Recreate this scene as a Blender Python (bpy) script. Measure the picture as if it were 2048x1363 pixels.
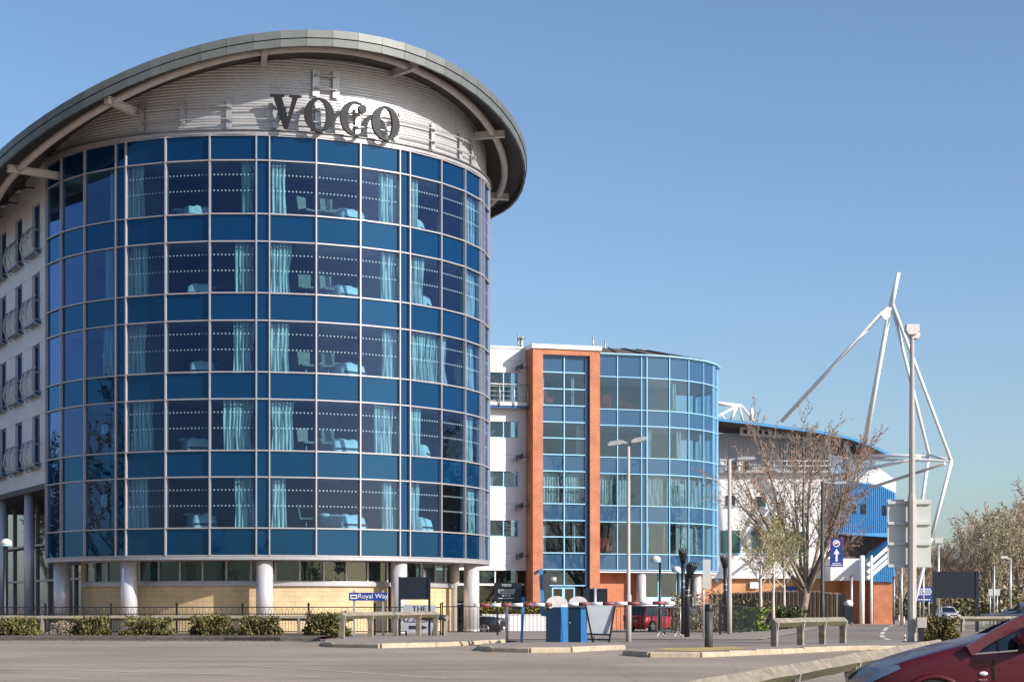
import bpy, bmesh, math, random
from mathutils import Vector, Matrix, Quaternion
R_ = math.radians
sin, cos, pi = math.sin, math.cos, math.pi
for o in list(bpy.data.objects): bpy.data.objects.remove(o)
SC = bpy.context.scene
COL = SC.collection

# ------------------------------------------------------------------ camera
F, HZ, HC = 3750.0, 1212.0, 1.0            # focal length in photo pixels, horizon row, lens height
cam = bpy.data.cameras.new('camera'); camo = bpy.data.objects.new('camera', cam); COL.objects.link(camo)
camo.location = (0, 0, HC); camo.rotation_euler = (pi/2, 0, 0)
cam.sensor_width = 36; cam.lens = F/2048*36; cam.shift_y = (HZ-681.5)/2048
cam.clip_start = .5; cam.clip_end = 6000
SC.camera = camo
# ------------------------------------------------------------------ light
SUN_AZ, SUN_EL = R_(60), R_(27)            # azimuth from the camera's back towards the right
W = bpy.data.worlds.new('World'); SC.world = W; W.use_nodes = True
nt = W.node_tree
sky = nt.nodes.new('ShaderNodeTexSky'); sky.sky_type = 'NISHITA'; sky.sun_disc = False
sky.sun_elevation = SUN_EL; sky.sun_rotation = pi-SUN_AZ
sky.air_density = .95; sky.dust_density = 1.25; sky.ozone_density = 4.0; sky.altitude = 50
bg = nt.nodes['Background']; bg.inputs['Strength'].default_value = .112
nt.links.new(sky.outputs[0], bg.inputs['Color'])
sl = bpy.data.lights.new('sun', 'SUN'); sl.energy = 4.6; sl.angle = R_(.53); sl.color = (1, .95, .885)
so = bpy.data.objects.new('sun', sl); COL.objects.link(so); so.location = (60, -40, 60)
sd = Vector((sin(SUN_AZ)*cos(SUN_EL), -cos(SUN_AZ)*cos(SUN_EL), sin(SUN_EL)))
so.rotation_euler = (-sd).to_track_quat('-Z', 'Y').to_euler()
SC.view_settings.view_transform = 'Standard'; SC.view_settings.look = 'None'
SC.view_settings.exposure = .55; SC.view_settings.gamma = 1
SC.render.engine = 'CYCLES'
SC.cycles.max_bounces = 8; SC.cycles.transparent_max_bounces = 24; SC.cycles.glossy_bounces = 4
SC.cycles.sample_clamp_indirect = 6

# ------------------------------------------------------------------ projection helpers (photo pixel + depth -> place)
def P(x, y, Y): return Vector(((x-1024)*Y/F, Y, HC+(HZ-y)*Y/F))
def PX(x, Y): return (x-1024)*Y/F
def PZ(y, Y): return HC+(HZ-y)*Y/F
def lerp(a, b, t): return a+(b-a)*t
def ramp(v, pts):
    if v <= pts[0][0]: return pts[0][1]
    for (a, b), (c, d) in zip(pts, pts[1:]):
        if v <= c: return b+(d-b)*(v-a)/(c-a)
    return pts[-1][1]
def gz(X, Y):
    near = ramp(Y, [(17, -.52), (42, 0)])
    left = ramp(Y, [(66, 0), (80, -.1), (92, -.45)])
    right = ramp(Y, [(95, 0), (150, -.45)])
    xb = 7.6+(Y-65)*.217
    t = min(1, max(0, (X-xb)/1.2+.5))
    return near+left+(right-left)*t
def G(x, y):
    Y = 12.0
    while Y < 900:
        p = P(x, y, Y)
        if p.z <= gz(p.x, Y): break
        Y += .05 if Y < 70 else .2
    p = P(x, y, Y); p.z = gz(p.x, Y); return p

# ------------------------------------------------------------------ object helpers
BASE = {}
def put(name, mesh, parent=None, loc=(0, 0, 0), rz=0.0):
    o = bpy.data.objects.new(name, mesh); COL.objects.link(o)
    loc = Vector(loc); w = loc.copy()
    if parent is not None:
        o.parent = parent; loc = loc-BASE.get(parent.name, Vector((0, 0, 0)))
    o.location = loc; o.rotation_euler = (0, 0, rz)
    BASE[o.name] = w
    return o
def tag(o, label=None, cat=None, group=None, kind=None):
    if label: o['label'] = label
    if cat: o['category'] = cat
    if group: o['group'] = group
    if kind: o['kind'] = kind
    return o
def thing(name, label, cat, loc=(0, 0, 0), group=None, rz=0.0):
    o = put(name, None, None, loc, rz); o.empty_display_size = .2
    return tag(o, label, cat, group)
def copy_tree(o, parent=None):
    c = o.copy(); COL.objects.link(c); c.parent = parent
    for ch in [k for k in o.children]: copy_tree(ch, c)
    return c

class MB:
    def __init__(s): s.v = []; s.f = []; s.m = []; s.mi = 0; s.sm = []; s.smooth = False
    def add(s, vs, fs):
        b = len(s.v); s.v += [tuple(v) for v in vs]
        for f in fs: s.f.append(tuple(b+i for i in f)); s.m.append(s.mi); s.sm.append(s.smooth)
    def box(s, a, b, M=None):
        x0, y0, z0 = a; x1, y1, z1 = b
        vs = [(x0,y0,z0),(x1,y0,z0),(x1,y1,z0),(x0,y1,z0),(x0,y0,z1),(x1,y0,z1),(x1,y1,z1),(x0,y1,z1)]
        if M is not None: vs = [M @ Vector(v) for v in vs]
        s.add(vs, [(0,3,2,1),(4,5,6,7),(0,1,5,4),(1,2,6,5),(2,3,7,6),(3,0,4,7)])
        return s
    def cbox(s, c, size, rz=0):
        M = Matrix.Translation(Vector(c)) @ Matrix.Rotation(rz, 4, 'Z')
        h = [k/2 for k in size]
        return s.box((-h[0], -h[1], -h[2]), tuple(h), M)
    def bar(s, p, q, w, h=None, up=(0, 0, 1)):
        p, q = Vector(p), Vector(q); h = h or w
        d = (q-p).normalized(); u = Vector(up)
        if abs(d.dot(u)) > .98: u = Vector((0, 1, 0))
        r = d.cross(u).normalized(); u = r.cross(d)
        vs = []
        for c in (p, q):
            for a, b in ((-1,-1),(1,-1),(1,1),(-1,1)): vs.append(c+r*a*w/2+u*b*h/2)
        s.add(vs, [(0,1,2,3),(7,6,5,4),(0,4,5,1),(1,5,6,2),(2,6,7,3),(3,7,4,0)])
        return s
    def tube(s, pts, rs, n=8, caps=True, smooth=True):
        pts = [Vector(p) for p in pts]
        if not hasattr(rs, '__len__'): rs = [rs]*len(pts)
        b = len(s.v); ref = None
        for i, p in enumerate(pts):
            d = (pts[min(i+1, len(pts)-1)]-pts[max(i-1, 0)])
            if d.length < 1e-9: d = Vector((0, 0, 1))
            d.normalize()
            if ref is None:
                ref = Vector((0, 0, 1)) if abs(d.z) < .9 else Vector((1, 0, 0))
            r = d.cross(ref)
            if r.length < 1e-6: r = d.cross(Vector((0, 1, 0)))
            r.normalize(); u = r.cross(d); ref = u
            for k in range(n):
                a = 2*pi*k/n
                s.v.append(tuple(p+(r*cos(a)+u*sin(a))*rs[i]))
        for i in range(len(pts)-1):
            for k in range(n):
                k2 = (k+1) % n
                s.f.append((b+i*n+k, b+i*n+k2, b+(i+1)*n+k2, b+(i+1)*n+k)); s.m.append(s.mi); s.sm.append(smooth)
        if caps:
            s.f.append(tuple(b+k for k in reversed(range(n)))); s.m.append(s.mi); s.sm.append(False)
            e = b+(len(pts)-1)*n
            s.f.append(tuple(e+k for k in range(n))); s.m.append(s.mi); s.sm.append(False)
        return s
    def lathe(s, prof, n=20, c=(0, 0, 0), smooth=True):
        b = len(s.v)
        for r, z in prof:
            for k in range(n):
                a = 2*pi*k/n; s.v.append((c[0]+r*cos(a), c[1]+r*sin(a), c[2]+z))
        for i in range(len(prof)-1):
            for k in range(n):
                k2 = (k+1) % n
                s.f.append((b+i*n+k, b+i*n+k2, b+(i+1)*n+k2, b+(i+1)*n+k)); s.m.append(s.mi); s.sm.append(smooth)
        s.f.append(tuple(b+k for k in reversed(range(n)))); s.m.append(s.mi); s.sm.append(False)
        e = b+(len(prof)-1)*n
        s.f.append(tuple(e+k for k in range(n))); s.m.append(s.mi); s.sm.append(False)
        return s
    def prism(s, poly, fn, d0, d1):
        """poly: list of 2D points, fn(u, v, d) -> place; a closed slab between d0 and d1"""
        n = len(poly); vs = [fn(u, v, d0) for u, v in poly]+[fn(u, v, d1) for u, v in poly]
        s.add(vs, [tuple(range(n)), tuple(reversed(range(n, 2*n)))]+[(i, i+n, (i+1) % n+n, (i+1) % n) for i in range(n)])
        return s
    def quad(s, a, b, c, d): s.add([a, b, c, d], [(0, 1, 2, 3)]); return s
    def mesh(s, name, mats, recalc=False, off=None):
        me = bpy.data.meshes.new(name)
        vs = s.v if off is None else [(v[0]-off.x, v[1]-off.y, v[2]-off.z) for v in s.v]
        me.from_pydata(vs, [], s.f)
        if not isinstance(mats, (list, tuple)): mats = [mats]
        for m in mats: me.materials.append(m)
        me.polygons.foreach_set('material_index', s.m)
        me.polygons.foreach_set('use_smooth', s.sm)
        if recalc:
            bm = bmesh.new(); bm.from_mesh(me); bmesh.ops.recalc_face_normals(bm, faces=bm.faces); bm.to_mesh(me); bm.free()
        me.update(); return me
    def obj(s, name, mats, parent=None, recalc=False, local=False, at=None):
        """world-coordinate builder: origin goes to the parent's place (or 'at')"""
        if local: return put_local(name, s.mesh(name, mats, recalc), parent)
        off = Vector(at) if at is not None else (BASE.get(parent.name, Vector()) if parent is not None else Vector())
        return put(name, s.mesh(name, mats, recalc, off), parent, off)
def put_local(name, mesh, parent):
    o = bpy.data.objects.new(name, mesh); COL.objects.link(o); o.parent = parent; BASE[o.name] = Vector(); return o

# ------------------------------------------------------------------ materials
MATS = {}
def pmat(name, col, rough=.6, metal=0.0, var=.12, scale=3.0, bump=0.0, bscale=40.0, spec=.5, coat=0.0, detail=6, stain=0.0, streak=False):
    m = bpy.data.materials.new(name); m.use_nodes = True; n = m.node_tree; N = n.nodes; L = n.links
    b = N['Principled BSDF']; b.inputs['Roughness'].default_value = rough; b.inputs['Metallic'].default_value = metal
    b.inputs['Specular IOR Level'].default_value = spec; b.inputs['Coat Weight'].default_value = coat; b.inputs['Coat Roughness'].default_value = .04
    b.inputs['Base Color'].default_value = (*col, 1)
    if var > 0 or bump > 0:
        g = N.new('ShaderNodeNewGeometry'); vec = g.outputs['Position']
        if streak:
            mp = N.new('ShaderNodeMapping'); mp.inputs['Scale'].default_value = (1, 1, .12); L.new(vec, mp.inputs[0]); vec = mp.outputs[0]
    if var > 0:
        t = N.new('ShaderNodeTexNoise'); t.inputs['Scale'].default_value = scale; t.inputs['Detail'].default_value = detail; t.inputs['Roughness'].default_value = .65
        L.new(vec, t.inputs['Vector'])
        mx = N.new('ShaderNodeMix'); mx.data_type = 'RGBA'
        mr = N.new('ShaderNodeMapRange'); mr.inputs[1].default_value = .3; mr.inputs[2].default_value = .7
        L.new(t.outputs[0], mr.inputs[0]); L.new(mr.outputs[0], mx.inputs[0])
        mx.inputs[6].default_value = (*[c*(1-var) for c in col], 1); mx.inputs[7].default_value = (*[min(1, c*(1+var)) for c in col], 1)
        out = mx.outputs[2]
        if stain > 0:
            t2 = N.new('ShaderNodeTexNoise'); t2.inputs['Scale'].default_value = scale*.17; t2.inputs['Detail'].default_value = 5
            L.new(vec, t2.inputs['Vector'])
            mr2 = N.new('ShaderNodeMapRange'); mr2.inputs[1].default_value = .45; mr2.inputs[2].default_value = .75; mr2.inputs[4].default_value = stain
            L.new(t2.outputs[0], mr2.inputs[0])
            mx2 = N.new('ShaderNodeMix'); mx2.data_type = 'RGBA'; L.new(mr2.outputs[0], mx2.inputs[0]); L.new(out, mx2.inputs[6])
            mx2.inputs[7].default_value = (*[c*.45 for c in col], 1); out = mx2.outputs[2]
        L.new(out, b.inputs['Base Color'])
    if bump > 0:
        t = N.new('ShaderNodeTexNoise'); t.inputs['Scale'].default_value = bscale; t.inputs['Detail'].default_value = 4
        L.new(vec, t.inputs['Vector'])
        bp = N.new('ShaderNodeBump'); bp.inputs['Strength'].default_value = bump; bp.inputs['Distance'].default_value = .02
        L.new(t.outputs[0], bp.inputs['Height']); L.new(bp.outputs[0], b.inputs['Normal'])
    MATS[name] = m; return m
def glassmat(name, tint, ior=1.9, rough=.0, dots=None, dotcol=(.62, .8, .82), refl=(1, 1, 1), wave=.0):
    m = bpy.data.materials.new(name); m.use_nodes = True; n = m.node_tree; N = n.nodes; L = n.links
    N.remove(N['Principled BSDF']); out = N['Material Output']
    tr = N.new('ShaderNodeBsdfTransparent'); tr.inputs[0].default_value = (*tint, 1)
    gl = N.new('ShaderNodeBsdfGlossy'); gl.inputs['Roughness'].default_value = rough; gl.inputs['Color'].default_value = (*refl, 1)
    f0 = N.new('ShaderNodeFresnel'); f0.inputs['IOR'].default_value = ior
    gb = N.new('ShaderNodeNewGeometry'); fr = f0; iv = N.new('ShaderNodeMapRange'); iv.inputs[3].default_value = ior; iv.inputs[4].default_value = 1/ior
    L.new(gb.outputs['Backfacing'], iv.inputs[0]); L.new(iv.outputs[0], f0.inputs['IOR'])
    if wave > 0:
        g = N.new('ShaderNodeNewGeometry'); t = N.new('ShaderNodeTexNoise'); t.inputs['Scale'].default_value = .9; t.inputs['Detail'].default_value = 1
        L.new(g.outputs['Position'], t.inputs['Vector'])
        bp = N.new('ShaderNodeBump'); bp.inputs['Strength'].default_value = wave; bp.inputs['Distance'].default_value = .02
        L.new(t.outputs[0], bp.inputs['Height']); L.new(bp.outputs[0], gl.inputs['Normal'])
    mx = N.new('ShaderNodeMixShader'); L.new(fr.outputs[0], mx.inputs[0]); L.new(tr.outputs[0], mx.inputs[1]); L.new(gl.outputs[0], mx.inputs[2])
    res = mx.outputs[0]
    if dots:
        pitch, rad, z1, z2 = dots
        tc = N.new('ShaderNodeTexCoord'); sx = N.new('ShaderNodeSeparateXYZ'); L.new(tc.outputs['Object'], sx.inputs[0])
        def math_(op, a, b=None):
            q = N.new('ShaderNodeMath'); q.operation = op
            for i, v in enumerate((a, b)):
                if v is None: continue
                if isinstance(v, (int, float)): q.inputs[i].default_value = v
                else: L.new(v, q.inputs[i])
            return q.outputs[0]
        fx = math_('PINGPONG', math_('ADD', sx.outputs[0], 50*pitch), pitch/2)
        dx = math_('MULTIPLY', fx, fx)
        d = None
        for z in (z1, z2):
            dz = math_('SUBTRACT', sx.outputs[2], z); q = math_('ADD', math_('MULTIPLY', dz, dz), dx)
            lt = math_('LESS_THAN', q, rad*rad)
            d = lt if d is None else math_('MAXIMUM', d, lt)
        df = N.new('ShaderNodeBsdfDiffuse'); df.inputs[0].default_value = (*dotcol, 1)
        m2 = N.new('ShaderNodeMixShader'); L.new(math_('MULTIPLY', d, .27), m2.inputs[0]); L.new(res, m2.inputs[1]); L.new(df.outputs[0], m2.inputs[2]); res = m2.outputs[0]
    L.new(res, out.inputs['Surface']); MATS[name] = m; return m
def brickmat(name, c1, c2, mortar, bw, bh, ms=.01, rough=.85, axis=None):
    """courses laid along 'axis' (a horizontal direction) and up"""
    m = bpy.data.materials.new(name); m.use_nodes = True; n = m.node_tree; N = n.nodes; L = n.links
    b = N['Principled BSDF']; b.inputs['Roughness'].default_value = rough
    u = N.new('ShaderNodeUVMap'); br = N.new('ShaderNodeTexBrick')
    br.inputs['Color1'].default_value = (*c1, 1); br.inputs['Color2'].default_value = (*c2, 1); br.inputs['Mortar'].default_value = (*mortar, 1)
    br.inputs['Scale'].default_value = 1; br.inputs['Brick Width'].default_value = bw; br.inputs['Row Height'].default_value = bh; br.inputs['Mortar Size'].default_value = ms
    L.new(u.outputs[0], br.inputs['Vector'])
    g = N.new('ShaderNodeNewGeometry'); t = N.new('ShaderNodeTexNoise'); t.inputs['Scale'].default_value = 1.3; t.inputs['Detail'].default_value = 8
    L.new(g.outputs['Position'], t.inputs['Vector'])
    mr = N.new('ShaderNodeMapRange'); mr.inputs[1].default_value = .3; mr.inputs[2].default_value = .7; mr.inputs[3].default_value = .82; mr.inputs[4].default_value = 1.12
    L.new(t.outputs[0], mr.inputs[0])
    mx = N.new('ShaderNodeMix'); mx.data_type = 'RGBA'; mx.blend_type = 'MULTIPLY'; mx.inputs[0].default_value = 1
    L.new(br.outputs[0], mx.inputs[6]); L.new(mr.outputs[0], mx.inputs[7]); L.new(mx.outputs[2], b.inputs['Base Color'])
    bp = N.new('ShaderNodeBump'); bp.inputs['Strength'].default_value = .35; bp.inputs['Distance'].default_value = .01; bp.invert = True
    L.new(br.outputs['Fac'], bp.inputs['Height']); L.new(bp.outputs[0], b.inputs['Normal'])
    MATS[name] = m; return m
def uv_by(o, fn):
    me = o.data; uv = me.uv_layers.new(name='UVMap')
    for p in me.polygons:
        for li in p.loop_indices:
            uv.data[li].uv = fn(me.vertices[me.loops[li].vertex_index].co, p.normal)

def tarmac(name, col):
    m = bpy.data.materials.new(name); m.use_nodes = True; n = m.node_tree; N = n.nodes; L = n.links; b = N['Principled BSDF']; b.inputs['Roughness'].default_value = .93; b.inputs['Specular IOR Level'].default_value = .3
    g = N.new('ShaderNodeNewGeometry'); fac = None
    def noise(scale, detail, lo, hi, amt, stretch=None, kind='n'):
        v = g.outputs['Position']
        if stretch: mp = N.new('ShaderNodeMapping'); mp.inputs['Scale'].default_value = stretch; mp.inputs['Rotation'].default_value = (0, 0, .08); L.new(v, mp.inputs[0]); v = mp.outputs[0]
        if kind == 'n': t = N.new('ShaderNodeTexNoise'); t.inputs['Scale'].default_value = scale; t.inputs['Detail'].default_value = detail; o = t.outputs[0]
        else: t = N.new('ShaderNodeTexVoronoi'); t.feature = 'DISTANCE_TO_EDGE'; t.inputs['Scale'].default_value = scale; o = t.outputs['Distance']
        L.new(v, t.inputs['Vector']); r = N.new('ShaderNodeMapRange'); r.inputs[1].default_value = lo; r.inputs[2].default_value = hi; r.inputs[3].default_value = 1-amt; r.inputs[4].default_value = 1+(amt if kind == 'n' else 0); L.new(o, r.inputs[0]); return r.outputs[0]
    parts = [noise(45, 3, .3, .7, .26), noise(9, 6, .3, .7, .10), noise(.9, 5, .35, .65, .10, (.25, 1, 1)), noise(.16, 4, .35, .65, .12), noise(6, 4, .35, .65, .07, (.05, 1, 1)), noise(.22, 2, .0, .010, .14, None, 'v')]
    cur = None
    for p in parts:
        if cur is None: cur = p; continue
        q = N.new('ShaderNodeMath'); q.operation = 'MULTIPLY'; L.new(cur, q.inputs[0]); L.new(p, q.inputs[1]); cur = q.outputs[0]
    mx = N.new('ShaderNodeVectorMath'); mx.operation = 'SCALE'; mx.inputs[0].default_value = col; L.new(cur, mx.inputs['Scale']); L.new(mx.outputs[0], b.inputs['Base Color'])
    t = N.new('ShaderNodeTexNoise'); t.inputs['Scale'].default_value = 90; L.new(g.outputs['Position'], t.inputs['Vector']); bp = N.new('ShaderNodeBump'); bp.inputs['Strength'].default_value = .7; bp.inputs['Distance'].default_value = .012; L.new(t.outputs[0], bp.inputs['Height']); L.new(bp.outputs[0], b.inputs['Normal'])
    MATS[name] = m; return m
M_asph = tarmac('asphalt', (.305, .238, .188))
M_road = tarmac('road_tarmac', (.225, .187, .16))
M_pave = pmat('pavement_tarmac', (.28, .225, .187), .92, var=.12, scale=14, bump=.4, bscale=140, stain=.15)
M_kerb = pmat('kerb_concrete', (.44, .355, .245), .9, var=.2, scale=6, bump=.4, bscale=60, stain=.45)
M_kerbd = pmat('old_kerb_stone', (.10, .085, .07), .95, var=.35, scale=5, bump=.6, bscale=40, stain=.4)
M_line = pmat('road_paint', (.62, .58, .52), .8, var=.25, scale=9, stain=.4)
M_ylw = pmat('yellow_line', (.52, .42, .16), .8, var=.3, scale=9, stain=.5)
M_tact = pmat('tactile_yellow', (.46, .34, .13), .9, var=.2, scale=12, stain=.3)
M_soil = pmat('soil', (.10, .075, .05), 1, var=.4, scale=4, bump=.8, bscale=25)
M_plaza = pmat('plaza_brick', (.42, .25, .15), .9, var=.15, scale=2, stain=.2)
M_alu = pmat('aluminium', (.40, .37, .375), .42, .3, var=.08, scale=4)
M_silver = pmat('silver_cladding', (.52, .512, .508), .38, .4, var=.06, scale=2, streak=True)
M_zinc = pmat('zinc_fascia', (.135, .145, .137), .45, .3, var=.16, scale=1.6, stain=.25, streak=True)
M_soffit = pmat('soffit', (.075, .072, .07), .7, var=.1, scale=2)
M_colm = pmat('column_silver', (.60, .575, .575), .35, .35, var=.05, scale=2, streak=True)
M_white = pmat('white_paint', (.74, .72, .70), .45, var=.05, scale=2, streak=True)
M_whitep = pmat('white_panel', (.80, .79, .78), .4, var=.04, scale=.8, stain=.06, streak=True)
M_cream = pmat('cream_steel', (.56, .52, .485), .45, var=.1, scale=2, stain=.2)
M_char = pmat('charcoal_letter', (.008, .0085, .012), .5, var=.1, scale=4, spec=.25)
M_black = pmat('black_paint', (.012, .013, .016), .4, var=.2, scale=5)
M_navy = pmat('navy_board', (.010, .013, .022), .38, var=.12, scale=3)
M_dgrey = pmat('dark_grey', (.05, .05, .052), .6, var=.2, scale=5)
M_galv = pmat('galvanised', (.46, .46, .45), .45, .55, var=.15, scale=8)
M_concpost = pmat('concrete_post', (.42, .38, .34), .85, var=.12, scale=7, stain=.25, streak=True)
M_wood = pmat('weathered_timber', (.235, .195, .145), .9, var=.4, scale=8, bump=.5, bscale=50, stain=.35)
M_wood2 = pmat('olive_timber', (.15, .13, .068), .95, var=.35, scale=9, bump=.5, bscale=50, stain=.3)  # darker, more olive timber for the lower faces of the rail beams
M_fence = pmat('fence_board', (.20, .145, .105), .95, var=.3, scale=5, bump=.5, bscale=40, streak=True)
M_stone = brickmat('buff_block', (.60, .44, .245), (.55, .405, .23), (.40, .30, .18), .44, .215, .008)
M_brick = brickmat('orange_brick', (.55, .198, .095), (.48, .160, .075), (.45, .22, .13), .225, .075, .008)
M_obrick = brickmat('apricot_brick', (.72, .36, .15), (.66, .32, .13), (.55, .3, .16), .225, .075, .01)
def spanmat(name, base, tint, ior):
    m = bpy.data.materials.new(name); m.use_nodes = True; n = m.node_tree; N = n.nodes; L = n.links
    N.remove(N['Principled BSDF']); out = N['Material Output']
    df = N.new('ShaderNodeBsdfDiffuse'); df.inputs[0].default_value = (*base, 1)
    gl = N.new('ShaderNodeBsdfGlossy'); gl.inputs['Roughness'].default_value = .01; gl.inputs['Color'].default_value = (*tint, 1)
    g = N.new('ShaderNodeNewGeometry'); t = N.new('ShaderNodeTexNoise'); t.inputs['Scale'].default_value = .8; t.inputs['Detail'].default_value = 1; L.new(g.outputs['Position'], t.inputs['Vector'])
    bp = N.new('ShaderNodeBump'); bp.inputs['Strength'].default_value = .26; bp.inputs['Distance'].default_value = .02; L.new(t.outputs[0], bp.inputs['Height']); L.new(bp.outputs[0], gl.inputs['Normal'])
    fr = N.new('ShaderNodeFresnel'); fr.inputs['IOR'].default_value = ior
    mx = N.new('ShaderNodeMixShader'); L.new(fr.outputs[0], mx.inputs[0]); L.new(df.outputs[0], mx.inputs[1]); L.new(gl.outputs[0], mx.inputs[2]); L.new(mx.outputs[0], out.inputs['Surface'])
    MATS[name] = m; return m
M_span = spanmat('blue_spandrel', (.0018, .021, .060), (.22, .55, .92), 1.78)
M_span2 = spanmat('steel_blue_spandrel', (.030, .078, .150), (.6, .8, .95), 1.62)
M_vis = glassmat('blue_vision_glass', (.65, .81, .865), 1.5, dots=(.15, .032, .50, -.12), wave=.1, refl=(.42, .55, 1))
M_visn = glassmat('blue_vision_plain', (.60, .80, .88), 1.6, wave=.1, refl=(.40, .55, 1))
M_vis2 = glassmat('grey_vision_glass', (.64, .76, .81), 1.62, wave=.2, refl=(.7, .85, 1))
M_dkglass = glassmat('dark_glass', (.48, .62, .62), 1.5, wave=.15)
M_frame2 = pmat('sky_blue_frame', (.30, .58, .78), .4, var=.05)
M_dblue = pmat('deep_blue_frame', (.012, .07, .20), .35, var=.05)
M_wall = pmat('room_wall', (.22, .18, .20), .9, var=.05)
M_ceil = pmat('room_ceiling', (.5, .48, .48), .9, var=.04)
M_carpet = pmat('carpet', (.08, .06, .08), 1, var=.1)
M_curt = pmat('curtain_cloth', (.66, .65, .60), .95, var=.06, scale=6)
M_bed = pmat('bed_linen', (.72, .72, .70), .9, var=.05, scale=5)
M_bedb = pmat('bed_base', (.10, .07, .06), .9, var=.1)
M_chair = pmat('chair_beige', (.26, .235, .18), .8, var=.05)
M_red = pmat('red_cloth', (.36, .045, .03), .8, var=.1)
M_concw = pmat('grey_panel', (.62, .62, .64), .6, var=.06, scale=1.2, stain=.12, streak=True)
M_leaf = pmat('bush_leaf', (.115, .105, .022), .6, var=.6, scale=9)
M_leaf2 = pmat('bush_leaf_dry', (.20, .145, .045), .7, var=.5, scale=7)
M_leafd = pmat('shaded_leaf', (.05, .058, .02), .6, var=.5, scale=6)  # darkened bush leaf: shade among the leaves is put into the colour
M_ivy = pmat('fresh_ivy', (.13, .20, .02), .5, var=.4, scale=6)
M_hedge = pmat('golden_hedge', (.22, .19, .03), .7, var=.5, scale=6)
M_bark = pmat('bark', (.27, .215, .165), .95, var=.3, scale=9, bump=.5, bscale=30)
M_twig = pmat('twig', (.34, .255, .185), .95, var=.25, scale=6)
M_birch = pmat('pale_bark', (.52, .45, .38), .9, var=.35, scale=14)
M_bud = pmat('red_brown_bud', (.26, .13, .085), .8, var=.35, scale=4)
M_budg = pmat('green_bud', (.24, .22, .06), .8, var=.35, scale=4)
M_farw = pmat('far_twig', (.36, .275, .19), 1, var=.25, scale=.8)
M_farg = pmat('far_green_twig', (.34, .285, .185), 1, var=.25, scale=.8)
M_farh = pmat('far_undergrowth', (.115, .115, .045), 1, var=.45, scale=1.2)
M_bluep = pmat('bright_blue_cladding', (.09, .34, .63), .45, var=.06, scale=1, streak=True)
M_stad = pmat('stadium_white', (.80, .78, .76), .6, var=.05, scale=.6, stain=.08, streak=True)
M_stadg = pmat('stadium_grey', (.42, .40, .39), .6, var=.08, scale=1)
M_steel = pmat('white_steel', (.80, .79, .77), .4, var=.04, scale=1)
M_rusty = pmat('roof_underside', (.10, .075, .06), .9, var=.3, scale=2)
M_sign = pmat('road_sign_blue', (.015, .045, .24), .4, var=.05)
M_barb = pmat('barrier_navy', (.003, .019, .048), .35, var=.1, scale=4)
M_barl = pmat('barrier_blue', (.045, .22, .52), .35, var=.08, scale=4)
M_dome = pmat('barrier_dome', (.62, .57, .54), .6, var=.12, scale=6, stain=.2)
M_boomr = pmat('boom_red', (.22, .055, .06), .5, var=.12, scale=5)
M_boomw = pmat('boom_white', (.62, .61, .62), .5, var=.12, scale=5)
M_tyre = pmat('tyre', (.012, .012, .013), .85, var=.1)
M_rim = pmat('wheel_rim', (.55, .55, .56), .3, .8, var=.05)
M_carg = pmat('car_glass', (.008, .012, .014), .03, var=0, spec=1)
M_lamp = glassmat('lamp_lens', (.85, .88, .9), 1.5)
M_chrome = pmat('chrome', (.75, .76, .78), .12, 1.0, var=0)
M_orange = pmat('cone_orange', (.75, .12, .03), .6, var=.1)
M_text = pmat('white_letter', (.75, .76, .76), .6, var=.05)
M_blkt = pmat('black_letter', (.02, .02, .025), .6, var=.05)

# ================================================================== GROUND
def ground_sheet():
    xs = [-3000, -900, -300, -120, -80, -60]+[-50+i for i in range(0, 111)]+[70, 90, 140, 350, 1000, 3000]
    ys = [-3000, -800, -200, -60, -20, 0, 8, 12, 15]+[17+i for i in range(0, 110)]+[130, 135, 140, 145, 150, 160, 200, 400, 900, 2500, 5000]
    b = MB()
    n = len(xs)
    for y in ys:
        for x in xs: b.v.append((x, y, gz(x, y)))
    for j in range(len(ys)-1):
        for i in range(n-1):
            b.f.append((j*n+i, j*n+i+1, (j+1)*n+i+1, (j+1)*n+i)); b.m.append(0); b.sm.append(True)
    return tag(b.obj('ground', M_asph), kind='structure')
ground_sheet()
def sheet(name, pts, mat, lift=.004, kind='structure', sub=1.5, parent=None):
    """a flat patch laid on the ground; pts are ground points (Vectors) in order"""
    me = bpy.data.meshes.new(name); bm = bmesh.new()
    vs = [bm.verts.new((p.x, p.y, 0)) for p in pts]; bm.faces.new(vs)
    if sub:
        x0, x1 = min(p.x for p in pts), max(p.x for p in pts); y0, y1 = min(p.y for p in pts), max(p.y for p in pts)
        k = math.ceil(x0/sub)*sub
        while k < x1:
            bmesh.ops.bisect_plane(bm, geom=bm.verts[:]+bm.edges[:]+bm.faces[:], plane_co=(k, 0, 0), plane_no=(1, 0, 0)); k += sub
        k = math.ceil(y0/sub)*sub
        while k < y1:
            bmesh.ops.bisect_plane(bm, geom=bm.verts[:]+bm.edges[:]+bm.faces[:], plane_co=(0, k, 0), plane_no=(0, 1, 0)); k += sub
    bmesh.ops.triangulate(bm, faces=bm.faces[:])
    for v in bm.verts: v.co.z = gz(v.co.x, v.co.y)+lift
    bmesh.ops.recalc_face_normals(bm, faces=bm.faces[:])
    if bm.faces and sum(f.normal.z for f in bm.faces) < 0: bmesh.ops.reverse_faces(bm, faces=bm.faces[:])
    bm.to_mesh(me); bm.free(); me.materials.append(mat)
    o = put(name, me, parent)
    if kind and parent is None: tag(o, kind=kind)
    return o
def gl(pts): return [G(*p) for p in pts]
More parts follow.
